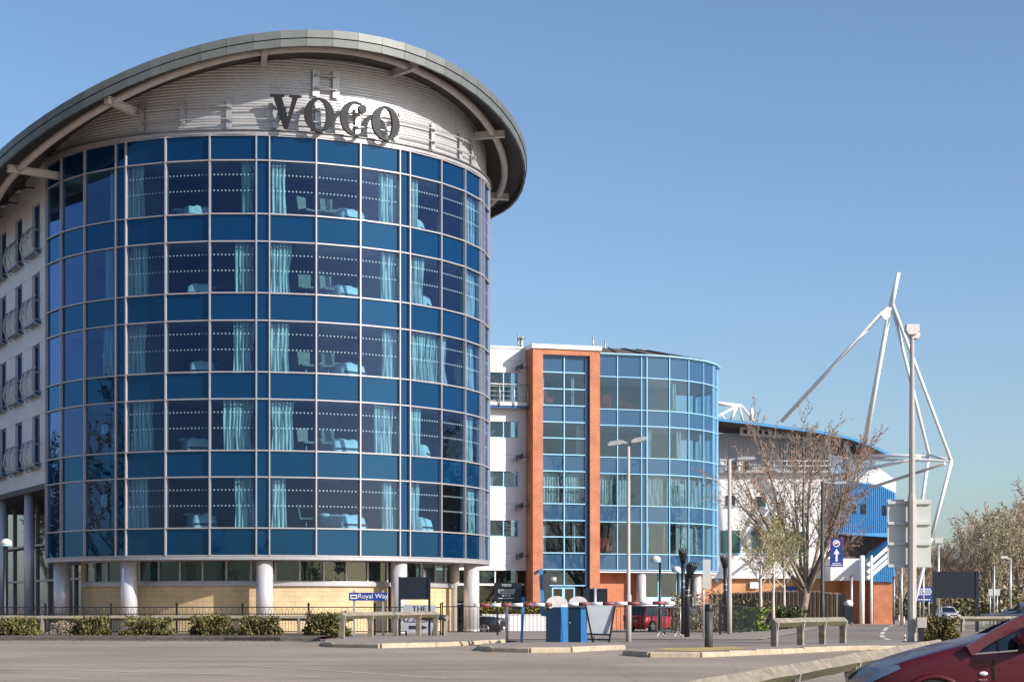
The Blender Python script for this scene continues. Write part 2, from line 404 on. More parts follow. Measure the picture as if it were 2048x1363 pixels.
def strip(name, a, b, w, mat, lift=.008, n=12):
    """painted line on the ground from photo point a to b, w metres wide"""
    p, q = G(*a), G(*b); d = (q-p); d.z = 0; d.normalize(); r = Vector((-d.y, d.x, 0))*w/2
    L = []; Rr = []
    for i in range(n+1):
        c = p.lerp(q, i/n)
        for lst, s in ((L, 1), (Rr, -1)):
            v = c+r*s; v.z = gz(v.x, v.y)+lift; lst.append(v)
    m = MB()
    for i in range(n): m.quad(Rr[i], Rr[i+1], L[i+1], L[i])
    o = m.obj(name, mat); return tag(o, kind='structure')
# the lane behind the islands, the way to the stadium and the pavements
sheet('road', gl([(640, 1284), (960, 1289), (1255, 1296), (1700, 1292), (2047, 1290)])+[Vector((60, 55, 0)), Vector((60, 150, 0)), Vector((28, 150, 0))]+gl([(1692, 1250), (1640, 1256), (1520, 1279), (1400, 1279), (1200, 1277), (1000, 1279), (760, 1277), (640, 1277)]), M_road, .004)
sheet('pavement', gl([(880, 1277), (1000, 1279), (1200, 1277), (1400, 1279), (1520, 1279), (1640, 1256), (1692, 1250), (1650, 1244), (1560, 1249), (1450, 1268), (1200, 1269), (880, 1270)]), M_pave, .02)
sheet('plaza', gl([(1614, 1248), (1801, 1248)])+[P(1801, 1240, 158), P(1610, 1240, 158)], M_plaza, .012, sub=3)
sheet('hotel_car_park', [Vector((-4, 67.5, 0)), Vector((7.0, 67.5, 0)), Vector((13.5, 100, 0)), Vector((15, 121, 0)), Vector((-4, 116, 0))], M_pave, .006)
strip('kerb_line', (1520, 1279), (1692, 1250), .14, M_kerb, .03)
strip('give_way_line', (1615, 1281.5), (1812, 1281.5), .22, M_line, .012)
strip('lane_line', (1160, 1290.5), (1280, 1289.5), .10, M_line, .012)
strip('lane_line', (1300, 1287), (1420, 1288), .12, M_line, .012)
for a, b in (((1768, 1261), (1774, 1254)), ((1764, 1268), (1766, 1263)), ((1766, 1274), (1763, 1270)), ((1778, 1279), (1768, 1276)), ((1780, 1252), (1790, 1248.5))):
    strip('dashed_marking', a, b, .16, M_line, .012, 3)
for a, b in (((0, 1336), (420, 1347)), ((270, 1326), (480, 1329)), ((0, 1353), (160, 1357)), ((480, 1329), (893, 1356)), ((420, 1347), (640, 1353)), ((830, 1342), (1020, 1344))):
    strip('parking_line', a, b, .055, M_line, .008, 20)
strip('yellow_line', (0, 1281), (440, 1281.6), .07, M_ylw, .008, 20)
strip('yellow_line', (440, 1281.6), (655, 1291), .07, M_ylw, .008)
strip('yellow_line', (600, 1286), (680, 1283), .07, M_ylw, .008)
# ---- planting bed with its stone edging on the left
bed_front = [(-60, 1279.5), (250, 1279.8), (450, 1280), (560, 1281), (640, 1281)]
sheet('planting_bed', gl([(-60, 1278), (640, 1279), (690, 1273), (690, 1270), (-60, 1270)]), M_soil, .10)
def kerb_run(pts, mat, h, w, length, parent=None, name='kerb_stone'):
    """individual kerb stones along ground points"""
    acc = []
    for p, q in zip(pts, pts[1:]):
        d = q-p; d.z = 0; L = d.length; n = max(1, round(L/length)); a = math.atan2(d.y, d.x)
        for i in range(n):
            acc.append((p.lerp(q, (i+.5)/n), a, L/n))
    rnd = random.Random(len(pts)*7+1)
    for c, a, l in acc:
        m = MB(); e = .012; hl, hw = l/2-.004, w/2
        prof = [(-hw, -.15), (hw, -.15), (hw, h), (-hw+.03, h), (-hw, h-.03)]
        m.prism(prof, lambda u, v, d: (d, u, v), -hl, hl)
        c2 = Vector((c.x, c.y, gz(c.x, c.y)+rnd.uniform(-.006, .006)))
        o = put(name, m.mesh(name, mat, True), parent, c2, a)
        if parent is None: tag(o, kind='structure')
edging = put('stone_edging', None, None, (0, 0, 0)); tag(edging, kind='structure')
kerb_run(gl(bed_front), M_kerbd, .13, .16, .9, edging)
# ---- traffic islands: raised top with kerb stones round the near side
def island(name, front, back, mat, h=.11, kmat=M_kerb, dark=0):
    top = sheet(name, gl(front)+gl(back), mat, h-.006)
    kerb_run(gl(front), kmat, h, .13, .92, top)
    return top
island('traffic_island', [(650, 1291), (668, 1293.5), (760, 1295), (868, 1292.5), (955, 1288), (1012, 1285)], [(1060, 1281), (1000, 1279.5), (880, 1277), (700, 1277), (652, 1286)], M_pave)
island('barrier_island', [(957, 1300), (985, 1302.5), (1060, 1304.5), (1140, 1303.5), (1246, 1298)], [(1240, 1292.5), (1100, 1291), (966, 1294)], M_pave)
island('bollard_island', [(1250, 1309), (1300, 1313.5), (1400, 1313.5), (1560, 1306.5), (1690, 1300.5), (1830, 1299), (1990, 1293), (2100, 1290)], [(2100, 1283), (1830, 1291), (1700, 1292.5), (1560, 1297), (1420, 1302), (1300, 1304.5)], M_pave)
def tactile():
    pts = gl([(1312, 1309), (1390, 1312), (1500, 1306.5), (1470, 1302.5), (1390, 1304), (1330, 1305.5)])
    o = sheet('tactile_paving', pts, M_tact, .112)
    m = MB(); xs = [p.x for p in pts]; ys = [p.y for p in pts]
    rnd = random.Random(3); x = min(xs)
    import mathutils.geometry as mg
    while x < max(xs):
        y = min(ys)
        while y < max(ys):
            ins = mg.intersect_point_tri_2d
            if any(ins(Vector((x, y)), pts[0].xy, pts[i].xy, pts[i+1].xy) for i in range(1, len(pts)-1)):
                z = gz(x, y)+.112; m.lathe([(.016, 0), (.011, .006)], 6, (x, y, z), False)
            y += .067
        x += .067
    s = m.obj('blister', M_tact, o); s['kind'] = 'stuff'
tactile()
strip('grass_verge', (1955, 1256), (2047, 1254), 1.6, M_ivy, .03)

# ================================================================== ROUND HOTEL TOWER
TX, TY, TR = -10.861, 83.403, 9.827
WW, NW, T0 = .186498, .052339, .110388
def cyl(t, r, z): return Vector((TX+r*sin(t), TY-r*cos(t), z))
def th_of(x, r):
    """bearing on a circle of radius r (front half) seen at photo column x"""
    a, b = -1.45, 1.5
    f = lambda t: 1024+F*(TX+r*sin(t))/(TY-r*cos(t))-x
    for _ in range(60):
        m = (a+b)/2
        if f(m) < 0: a = m
        else: b = m
    return (a+b)/2
Yn = TY-TR
ROWZ = [PZ(y, Yn) for y in (270, 320, 427, 482, 585, 640, 743, 797, 900, 953, 1055, 1110)]
hotel = thing('hotel_building', 'round blue glass hotel tower with grey overhanging roof and charcoal lettering', 'building', (TX, TY, -.1))
# mullion bearings: narrow | 3 wide | narrow | 3 wide | narrow ...
cols = []       # (bearing of left edge, bearing of right edge, kind)
t = T0-NW/2-3*WW-NW-3*WW
seq = ['w', 'w', 'w', 'n', 'w', 'w', 'w', 'n', 'w', 'w', 'w', 'n', 'w', 'w', 'w', 'n', 'w', 'w', 'w', 'n', 'w', 'w', 'w']
for k in seq:
    d = WW if k == 'w' else NW
    cols.append((t, t+d, k)); t += d
TL, TRT = cols[0][0], cols[-1][1]
rnd = random.Random(11)
# panes
pane_cache = {}
def pane_mesh(kind, w, h, mat):
    key = (kind, round(w, 3), round(h, 2), mat.name)
    if key not in pane_cache:
        m = MB(); m.box((-w/2, 0, -h/2), (w/2, .022, h/2)); pane_cache[key] = m.mesh('pane', mat)
    return pane_cache[key]
for ci, (a, b, k) in enumerate(cols):
    tm = (a+b)/2; chord = 2*TR*sin((b-a)/2)-.05; rr = TR*cos((b-a)/2)-.03
    for r in range(11):
        z1, z0 = ROWZ[r], ROWZ[r+1]; h = z1-z0-.05
        span = (r % 2 == 0) or k == 'n'
        mat = M_span if span else (M_visn if ci < 3 else M_vis)
        hh = round(h*20)/20 if not span else round(h*20)/20
        o = put('spandrel_pane' if span else 'window_pane', pane_mesh('s' if span else 'v', chord, min(h, hh), mat), hotel, cyl(tm, rr, (z0+z1)/2), tm+rnd.gauss(0, .0055))
        o.rotation_euler[0] = rnd.gauss(0, .0035)
# mullions and transoms
edges = [c[0] for c in cols]+[cols[-1][1]]
for a in edges:
    m = MB(); m.box((-.027, -.075, ROWZ[-1]), (.027, .17, ROWZ[0]))
    put('mullion', m.mesh('mullion', M_alu), hotel, cyl(a, TR, 0), a)
for z in ROWZ:
    m = MB()
    for a, b in zip(edges, edges[1:]):
        p, q = cyl(a, TR+.0, z), cyl(b, TR+.0, z); d = (q-p).normalized(); i = Vector((-d.y, d.x, 0))
        m.bar(p-i*.022, q-i*.022, .072, .050)
    m.obj('transom', M_alu, hotel)
def ring(name, r0, r1, z0, z1, mat, ta=None, tb=None, n=96, parent=hotel):
    ta = TL if ta is None else ta; tb = TRT if tb is None else tb
    m = MB(); b = 0
    for i in range(n+1):
        t = lerp(ta, tb, i/n)
        m.v += [tuple(cyl(t, r0, z0)), tuple(cyl(t, r1, z0)), tuple(cyl(t, r1, z1)), tuple(cyl(t, r0, z1))]
    for i in range(n):
        for k in range(4):
            k2 = (k+1) % 4; m.f.append((i*4+k, i*4+k2, i*4+4+k2, i*4+4+k)); m.m.append(0); m.sm.append(False)
    for e in (0, n): m.f.append(tuple(e*4+k for k in ((0, 3, 2, 1) if e == 0 else (0, 1, 2, 3)))); m.m.append(0); m.sm.append(False)
    return m.obj(name, mat, parent, True)
zb = ROWZ[-1]
ring('bottom_trim', TR-.3, TR+.05, zb-.16, zb-.035, M_alu)
ring('top_trim', TR-.25, TR+.06, ROWZ[0]+.035, ROWZ[0]+.17, M_alu)
ring('drip_flashing', TR-.2, TR+.13, ROWZ[0]+.175, ROWZ[0]+.215, M_zinc)
# floors, ceilings, core, room walls
def disc(name, r, z0, z1, mat, n=72, full=True):
    m = MB(); m.lathe([(r, z0), (r, z1)], n, (TX, TY, 0), False); return m.obj(name, mat, hotel)
for i in range(6):
    zt = ROWZ[2*i]-.1 if i else ROWZ[0]-.1; zl = ROWZ[2*i+1]+.12
    disc('floor_slab', TR-.25, zl, zt, M_ceil if i == 0 else M_ceil)
    if i: disc('carpet', TR-.26, ROWZ[2*i]-.098, ROWZ[2*i]-.06, M_carpet)
disc('tower_soffit', TR-.32, zb-.12, zb-.02, M_concw)
m = MB(); m.lathe([(5.6, zb-.02), (5.6, ROWZ[0])], 40, (TX, TY, 0), False); m.obj('core_wall', M_wall, hotel)
narrow = [((a+b)/2) for a, b, k in cols if k == 'n']
for t in narrow+[TL-.012, TRT+.012]:
    m = MB(); m.box((-.12, 0, zb), (.12, 4.1, ROWZ[0]-.1)); put('room_partition', m.mesh('room_partition', M_wall), hotel, cyl(t, TR-.16, 0), t)
# upper drum: corrugated cladding up to the roof soffit
RXc, RYc, RR = -11.387, 83.331, 12.06
def rim_z(t): return 20.831+.62*cos(t)+.965*sin(t)+1.008*cos(2*t)+.946*sin(2*t)
PSI = R_(22.5)
def rimpt(t, r=RR): return Vector((RXc+r*sin(t), RYc-r*cos(t), 0))
def vault(X, Y):
    """height of the roof's upper skin: rim lines tied across by a shallow vault"""
    dx, dy = X-RXc, Y-RYc
    a = dx*sin(PSI)-dy*cos(PSI); s = dx*cos(PSI)+dy*sin(PSI)     # along the axis, across it
    if a > 0:
        ca = min(1, a/RR); ph = math.acos(ca); S = RR*sin(ph)
    else: ph = pi/2; S = RR
    zl, zr = rim_z(PSI-ph), rim_z(PSI+ph)
    if S < 1e-6: return zl
    u = max(-1, min(1, s/S))
    return lerp(zl, zr, (u+1)/2)+.0185*(S*S-min(S*S, s*s))
z0c = ROWZ[0]+.2; m = MB(); NT = 150
zs = []; z = z0c
while z < 23.6:
    zs += [(z, 0.0), (z+.036, .022), (z+.070, .022), (z+.106, 0.0)]; z += .115
ta, tb = -1.75, 2.6
for i in range(NT+1):
    t = lerp(ta, tb, i/NT); q = cyl(t, TR-.12, 0); zt = vault(q.x, q.y)-.30
    for zz, d in zs:
        m.v.append(tuple(cyl(t, TR-.12+d, min(zz, zt))))
n = len(zs)
for i in range(NT):
    for k in range(n-1):
        m.f.append((i*n+k, (i+1)*n+k, (i+1)*n+k+1, i*n+k+1)); m.m.append(0); m.sm.append(False)
m.obj('corrugated_cladding', M_silver, hotel)
# roof skin and soffit
def rim_line(nseg=84):
    pts = []
    for i in range(nseg+1):
        t = lerp(PSI-pi/2, PSI+pi/2, i/nseg); p = rimpt(t); p.z = rim_z(t); pts.append((p, Vector((sin(t), -cos(t), 0))))
    ax = Vector((sin(PSI), -cos(PSI), 0))
    pl, ol = pts[0]; pr, orr = pts[-1]
    left = [(pl-ax*k, ol) for k in range(26, 0, -1)]; right = [(pr-ax*k, orr) for k in range(1, 27)]
    return left+pts+right
RIM = rim_line()
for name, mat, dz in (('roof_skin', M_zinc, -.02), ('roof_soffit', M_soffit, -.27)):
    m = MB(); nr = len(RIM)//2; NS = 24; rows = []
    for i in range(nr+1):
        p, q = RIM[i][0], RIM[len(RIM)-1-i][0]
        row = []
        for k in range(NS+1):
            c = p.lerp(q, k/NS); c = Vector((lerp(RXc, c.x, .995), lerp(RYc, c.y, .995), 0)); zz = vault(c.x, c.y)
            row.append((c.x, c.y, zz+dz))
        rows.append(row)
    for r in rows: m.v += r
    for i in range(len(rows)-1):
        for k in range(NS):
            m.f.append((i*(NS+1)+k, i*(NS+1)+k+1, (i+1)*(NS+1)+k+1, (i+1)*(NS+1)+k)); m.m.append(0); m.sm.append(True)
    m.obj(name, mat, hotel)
# fascia panels, two bands, each panel its own piece
def panel_seq(step):
    """walk along the rim in equal steps"""
    pts = [r[0] for r in RIM]; acc = [0]
    for a, b in zip(pts, pts[1:]): acc.append(acc[-1]+(b-a).length)
    L = acc[-1]; n = int(L/step); out = []; j = 0
    for i in range(n+1):
        s = L*i/n
        while j < len(acc)-2 and acc[j+1] < s: j += 1
        f = (s-acc[j])/(acc[j+1]-acc[j]); out.append((pts[j].lerp(pts[j+1], f), RIM[j][1].lerp(RIM[j+1][1], f).normalized()))
    return out
seqp = panel_seq(1.03)
for (p, o1), (q, o2) in zip(seqp, seqp[1:]):
    d = (q-p).normalized()*.006; p2, q2 = p+d, q-d
    if p.y > 101: continue
    for band in range(2):
        za, zb2 = (-.290, 0) if band == 0 else (-.60, -.325)
        ia = -.012 if band == 0 else .035; ib = -.0 if band == 0 else .06
        m = MB(); U = Vector((0, 0, 1))
        vs = []
        for c, o in ((p2, o1), (q2, o2)):
            vs += [c-o*(ib)+U*za, c-o*(ib+.1)+U*za, c-o*(ia+.1)+U*zb2, c-o*ia+U*zb2]
        m.add(vs, [(0,4,7,3),(1,2,6,5),(0,1,5,4),(3,7,6,2),(0,3,2,1),(4,5,6,7)])
        m.obj('fascia_panel', M_zinc, hotel, True)
m = MB()
inner = [(p-o*.16) for p, o in RIM]
for a, b in zip(inner, inner[1:]):
    U = Vector((0, 0, 1)); m.quad(a-U*.58, b-U*.58, b-U*.05, a-U*.05)
m.obj('fascia_back', M_dgrey, hotel)
m = MB(); m.tube([Vector((p.x, p.y, 0))-o*1.0+Vector((0, 0, p.z-.44)) for p, o in RIM], .15, 12); m.obj('ring_beam', M_cream, hotel)
for t in (-52, -22, 9.5, 41, 73, 104, 135):
    t = R_(t); o = Vector((sin(t), -cos(t), 0)); base = rimpt(t, 0)
    z = rim_z(t)-.50
    if t > PSI+pi/2: z = rim_z(PSI+pi/2)-.5
    m = MB(); a, b = base+o*8.9+Vector((0, 0, z)), base+o*11.55+Vector((0, 0, z))
    U = Vector((0, 0, 1)); m.bar(a+U*.13, b+U*.13, .22, .03); m.bar(a-U*.13, b-U*.13, .22, .03); m.bar(a, b, .03, .26); m.bar(b, b+o*.02, .2, .3)
    m.obj('roof_bracket', M_cream, hotel)
# lettering frame on the drum: plates, rails, letters
def ring_tube(name, r, z, xa, xb, rad, mat, n=40):
    a, b = th_of(xa, r), th_of(xb, r)
    m = MB(); m.tube([cyl(lerp(a, b, i/n), r, z) for i in range(n+1)], rad, 6); return m.obj(name, mat, hotel)
zr1, zr2 = PZ(213, Yn), PZ(239, Yn)
for z in (zr1, zr2): ring_tube('sign_rail', TR+.12, z, 283, 950, .03, M_galv)
for x in (283, 365, 458, 551, 636, 716, 792, 866, 921, 945):
    t = th_of(x, TR); m = MB(); m.box((-.11, -.02, zr2-.30), (.11, .0, zr1+.28))
    pl = put('sign_plate', m.mesh('sign_plate', M_galv), hotel, cyl(t, TR, 0), t)
    m = MB()
    for z in (zr1, zr2): m.box((-.05, -.14, z-.05), (.05, -.02, z+.05))
    put('rail_clamp', m.mesh('rail_clamp', M_galv), hotel, cyl(t, TR, 0), t)
zu1, zu2 = PZ(144, Yn), PZ(170, Yn)
for x in (632, 672):
    t = th_of(x, TR); m = MB(); m.box((-.14, -.03, zu2-.30), (.14, .0, zu1+.22)); put('sign_plate', m.mesh('sign_plate', M_galv), hotel, cyl(t, TR, 0), t)
for z in (zu1, zu2): ring_tube('sign_rail', TR+.12, z, 630, 674, .035, M_cream, 6)
def glyph_mesh(splines, depth):
    cu = bpy.data.curves.new('g', 'CURVE'); cu.dimensions = '2D'; cu.fill_mode = 'BOTH'; cu.extrude = depth/2
    for pts in splines:
        sp = cu.splines.new('POLY'); sp.points.add(len(pts)-1); sp.use_cyclic_u = True
        for i, (x, y) in enumerate(pts): sp.points[i].co = (x, y, 0, 1)
    o = bpy.data.objects.new('g', cu); COL.objects.link(o); bpy.context.view_layer.update()
    me = bpy.data.meshes.new_from_object(o.evaluated_get(bpy.context.evaluated_depsgraph_get()))
    bpy.data.objects.remove(o); return me
def ell(cx, cy, rx, ry, n=40, a0=0, a1=2*pi): return [(cx+rx*cos(a0+(a1-a0)*i/n), cy+ry*sin(a0+(a1-a0)*i/n)) for i in range(n)]
LH = 1.29
gV = [[(0, LH), (.56, LH), (.56, LH-.07), (.45, LH-.10), (.68, .45), (.86, LH-.10), (.74, LH-.07), (.74, LH), (1.22, LH), (1.22, LH-.07), (1.07, LH-.10), (.68, 0), (.54, 0), (.13, LH-.10), (0, LH-.07)]]
gO = [ell(.58, LH/2, .58, LH/2), ell(.58, LH/2, .27, LH/2-.075)]
outer = ell(.58, LH/2, .58, LH/2, 34, R_(62), R_(322)); inner_ = ell(.62, LH/2, .34, LH/2-.075, 34, R_(322), R_(66))
gC = [outer+[(1.04, .30)]+inner_+[(.80, LH-.10)]]
def letter(splines, xl, xr, ytop, ybot, depth=.12, r=TR+.42, extra=None):
    tl, tr = th_of(xl, r), th_of(xr, r); tm = (tl+tr)/2; w = r*(tr-tl)
    Y = TY-r*cos(tm); zt, zb_ = PZ(ytop, Y), PZ(ybot, Y)
    me = glyph_mesh(splines, depth); xs = [v.co.x for v in me.vertices]; x0, x1 = min(xs), max(xs)
    for v in me.vertices:
        u = (v.co.x-x0)/(x1-x0); a = lerp(tl, tr, u); q = cyl(a, r-v.co.z, lerp(zb_, zt, v.co.y/LH)); v.co = q-BASE[hotel.name]
    me.materials.clear(); me.materials.append(M_char)
    return put('sign_letter', me, hotel, BASE[hotel.name])
letter(gV, 540, 603, 190, 258); letter(gO, 608, 668, 196, 264); letter(gC, 680, 733, 203, 272); letter(gO, 743, 798, 213, 281)
# ball terminal of the c
t = th_of(724, TR+.42); q = cyl(t, TR+.42, PZ(219, TY-(TR+.42)*cos(t)))
m = MB(); m.tube([q+Vector((sin(t), -cos(t), 0))*.08, q-Vector((sin(t), -cos(t), 0))*.08], .17, 18, True, False); m.obj('letter_terminal', M_char, hotel)
t = th_of(801, TR+.42); q = cyl(t, TR+.42, PZ(229, TY-(TR+.42)*cos(t)))
m = MB(); o_ = Vector((sin(t), -cos(t), 0)); m.tube([q+o_*.05, q-o_*.05], .11, 18, True, False); m.obj('registered_mark', M_galv, hotel)
m = MB(); m.tube([q+o_*.056, q+o_*.052], .07, 16, True, False); m.obj('mark_centre', M_char, hotel)
m = MB(); m.tube([q+o_*.060, q+o_*.057], .045, 16, True, False); m.obj('mark_dot', M_galv, hotel)
# ---- ground floor of the tower: columns, block wall, ribbon window, sill
gzf = -.1
for x in (258, 529, 798, 943, 124):
    t = th_of(x, 9.35); c = cyl(t, 9.35, 0)
    m = MB(); m.lathe([(.335, gzf-.05), (.335, zb-.12)], 28, (c.x, c.y, 0)); col_ = m.obj('column', M_colm, hotel)
    m = MB(); m.lathe([(.36, gzf-.05), (.36, gzf+.12)], 28, (c.x, c.y, 0)); m.obj('column_base', M_alu, col_)
RW = 8.5
tA, tB = th_of(168, RW), th_of(776, RW)
zs0, zs1 = PZ(1171, TY-RW), PZ(1163, TY-RW)
def wall_arc(name, ta, tb, r0, r1, z0, z1, mat, n=40, uv=True):
    o = ring(name, r0, r1, z0, z1, mat, ta, tb, n)
    if uv: uv_by(o, lambda co, nn: (math.atan2(co.x, -co.y)*RW, co.z))
    return o
wall_arc('block_wall', tA, tB, RW-.3, RW, gzf-.1, zs0, M_stone)
ring('window_sill', RW-.25, RW+.12, zs0+.003, zs1, M_alu, tA-.01, tB+.015)
def ribbon(ta, tb, n, rad, z0, z1):
    ed = [lerp(ta, tb, i/n) for i in range(n+1)]
    for a, b in zip(ed, ed[1:]):
        tm = (a+b)/2; w = 2*rad*sin((b-a)/2)-.04
        o = put('window_pane', pane_mesh('g', w, z1-z0, M_dkglass), hotel, cyl(tm, rad-.1, (z0+z1)/2), tm+rnd.gauss(0, .004))
    for a in ed:
        m = MB(); m.box((-.035, -.05, z0), (.035, .06, z1)); put('window_mullion', m.mesh('window_mullion', M_alu), hotel, cyl(a, rad-.08, 0), a)
    ring('window_head', rad-.16, rad+.02, z1-.06, z1, M_alu, ta, tb); ring('window_foot', rad-.16, rad+.02, z0, z0+.05, M_alu, ta, tb)
ribbon(tA, tB, 15, RW, zs1, zb-.125)
m = MB(); m.lathe([(6.6, gzf), (6.6, zb-.12)], 48, (TX, TY, 0), False); m.obj('lobby_core', M_wall, hotel)
disc('lobby_floor', RW-.35, gzf-.02, gzf+.03, M_carpet)
# blinds behind the ribbon window
m = MB()
for i in range(150):
    t = lerp(tA+.1, tB-.02, i/150)
    if i % 31 > 25: continue
    a = t+.35*1; q = cyl(t, RW-.35, 0); d = Vector((cos(t+.7), sin(t+.7), 0))*.035
    m.quad(q-d+Vector((0, 0, zs1)), q+d+Vector((0, 0, zs1)), q+d+Vector((0, 0, zb-.2)), q-d+Vector((0, 0, zb-.2)))
o = m.obj('vertical_blinds', M_concw, hotel); o['kind'] = 'stuff'
# beige end return and the second block past the fourth column
tC, tD = th_of(806, RW-.3), th_of(918, RW-.3)
wall_arc('block_wall', tC, tD, RW-.6, RW-.3, gzf-.1, zs0, M_stone)
ring('window_sill', RW-.5, RW-.2, zs0+.003, zs1, M_alu, tC, tD+.01)
ribbon(tC, tD, 4, RW-.3, zs1, zb-.125)
t = th_of(928, RW-.2); m = MB(); c = cyl(t, RW-.2, 0); m.lathe([(.16, gzf), (.16, 1.9), (.26, 1.95), (.26, zb-.12)], 16, (c.x, c.y, 0)); m.obj('downpipe_column', M_cream, hotel)
t = tA-.02; m = MB(); m.box((-.16, 0, gzf), (.16, .5, zb-.12)); o = put('block_pier', m.mesh('block_pier', M_stone), hotel, cyl(t, RW+.02, 0), t); uv_by(o, lambda co, nn: (co.x+co.y, co.z))
for k, x in enumerate((130, 146)):
    t = th_of(x, RW-.4); m = MB(); m.box((-.03, -.03, gzf), (.03, .03, zb-.12)); put('window_mullion', m.mesh('window_mullion', M_alu), hotel, cyl(t, RW-.4, 0), t)
t = th_of(140, RW-.5); put('window_pane', pane_mesh('e', 1.3, 2.8, M_dkglass), hotel, cyl(t, RW-.55, 1.45), t)

# ---- what stands in the rooms: curtains, beds, chairs
BAYS = {'far left': (0, 3), 'left': (4, 7), 'centre': (8, 11), 'right': (12, 15)}
FLOORW = ['fifth', 'fourth', 'third', 'second', 'first']
def curtain(parent_label, ta, tb, r, z0, z1, seed, cx=TX, cy=TY, mat=M_curt, group='curtains in the round tower', name='curtain'):
    rn = random.Random(seed); m = MB(); L = abs(tb-ta)*r; nf = max(3, int(L/.13)); n = nf*6
    rows = [z0, lerp(z0, z1, .33), lerp(z0, z1, .66), z1]; ph = rn.uniform(0, 6)
    amp = [.075, .07, .06, .05]; q0 = None
    c0 = Vector((cx+r*sin((ta+tb)/2), cy-r*cos((ta+tb)/2), z0))
    for zi, z in enumerate(rows):
        sh = 1-.10*(zi in (1, 2))*rn.random()
        for i in range(n+1):
            t = lerp(ta, ta+(tb-ta)*sh, i/n)+.004*sin(i*1.7+zi)
            rr = r+amp[zi]*sin(2*pi*i/6+ph+.6*sin(i*.37+seed))
            m.v.append((cx+rr*sin(t)-c0.x, cy-rr*cos(t)-c0.y, z-c0.z))
    for zi in range(3):
        for i in range(n):
            a = zi*(n+1)+i; m.f.append((a, a+1, a+n+2, a+n+1)); m.m.append(0); m.sm.append(True)
    o = put(name, m.mesh(name, mat), None, c0)
    return tag(o, parent_label, 'curtain', group)
def bed_thing(label, t, r, z, seed, rz=0, wid=1.35):
    rn = random.Random(seed); root = thing('bed', label, 'bed', cyl(t, r, z), 'beds in the round tower', t+rz)
    m = MB(); m.box((-wid/2, .04, .0), (wid/2, 1.95, .30)); m.obj('bed_base', M_bedb, root, local=True)
    m = MB(); nx, ny = 14, 14
    for j in range(ny+1):
        for i in range(nx+1):
            u, v = i/nx*2-1, j/ny*2-1
            ex = 1-abs(u)**5; ey = 1-abs(v)**5
            h = .06+.62*(max(0, ex*ey)**.22)+.05*sin(i*1.1+seed)*cos(j*.9+seed*2)*ex*ey+rn.uniform(-.012, .012)
            m.v.append((u*(wid/2+.05), 1.0+v*1.0, h))
    for j in range(ny):
        for i in range(nx):
            a = j*(nx+1)+i; m.f.append((a, a+1, a+nx+2, a+nx+1)); m.m.append(0); m.sm.append(True)
    m.obj('duvet', M_bed, root, local=True)
    m = MB()
    for sx in (-.36, .36):
        m.lathe([(.02, -.09), (.2, -.06), (.29, 0), (.2, .06), (.02, .09)], 14, (sx, 1.72, .70))
    m.obj('pillow', M_bed, root, local=True)
    return root
def chair_thing(label, t, r, z, rz):
    root = thing('chair', label, 'chair', cyl(t, r, z), 'chairs in the round tower', t+rz)
    m = MB(); m.box((-.25, -.25, .42), (.25, .25, .50)); m.obj('seat', M_chair, root, local=True)
    m = MB(); m.prism([(-.24, .50), (.24, .50), (.27, 1.05), (-.27, 1.05)], lambda u, v, d: (u, d+.12*(v-.5), v), .20, .27); m.obj('backrest', M_chair, root, local=True)
    m = MB(); m.tube([(0, 0, .05), (0, 0, .42)], .03, 8); m.tube([(-.25, 0, .03), (.25, 0, .03)], .02, 6); m.tube([(0, -.25, .03), (0, .25, .03)], .02, 6); m.obj('pedestal', M_galv, root, local=True)
    return root
CUR = {  # photo columns covered by each curtain, per floor from the top
 'left': [[(256, 290), (482, 508)], [(258, 297), (470, 508)], [(258, 292), (467, 508)], [(265, 308), (447, 508)], [(258, 296), (470, 508)]],
 'centre': [[(543, 573), (757, 795)], [(541, 581), (760, 790)], [(541, 578), (763, 792)], [(543, 588), (748, 787)], [(543, 573), (763, 790)]],
 'right': [[(820, 833), (930, 952)], [(820, 848), (930, 950)], [(820, 893), (930, 946)], [(820, 841), (930, 944)], [(820, 837), (933, 949)]],
 'far left': [[(222, 231), None], [(212, 231), None], [(207, 231), None], [(226, 231), None], [(222, 231), None]]}
BEDX = {'left': (402, 398, 404, 400, 412), 'centre': (712, 706, 712, 698, 712), 'right': (850, 862, None, 860, 858)}
rc = TR-.30
for fl in range(5):
    z0, z1 = ROWZ[2*fl+2]-.055, ROWZ[2*fl+1]+.1
    for bay in CUR:
        for side, rng in zip(('left', 'right'), CUR[bay][fl]):
            if not rng: continue
            a, b = th_of(rng[0], rc), th_of(min(rng[1], 957), rc)
            curtain('gathered pale curtain at %s of the %s glazed bay, %s floor of round tower' % (side, bay, FLOORW[fl]), a, b, rc, z0, z1, fl*13+len(bay)*7+len(side))
    for bay in BEDX:
        x = BEDX[bay][fl]
        if x is None: continue
        r = TR-(1.05 if bay == 'left' else .65); bed_thing('white duvet bed behind the %s glazed bay on %s upper floor' % (bay, FLOORW[fl]), th_of(x, r), r, z0, fl*5+len(bay), (.45 if bay == 'left' else .25)+rnd.uniform(-.25, .25), {'left': .95, 'centre': 1.15, 'right': .9}[bay])
    if fl < 4:
        for x, w in ((612, 'left-hand'), (656, 'right-hand')):
            chair_thing('%s beige chair behind the centre bay on %s upper floor' % (w, FLOORW[fl]), th_of(x, TR-1.1), TR-1.1, z0+.02, (.5 if w[0] == 'l' else -.3)+rnd.uniform(-.5, .5))
    else: chair_thing('single beige swivel chair seen from the side on first upper floor', th_of(612, TR-1.0), TR-1.0, z0+.02, 1.4)

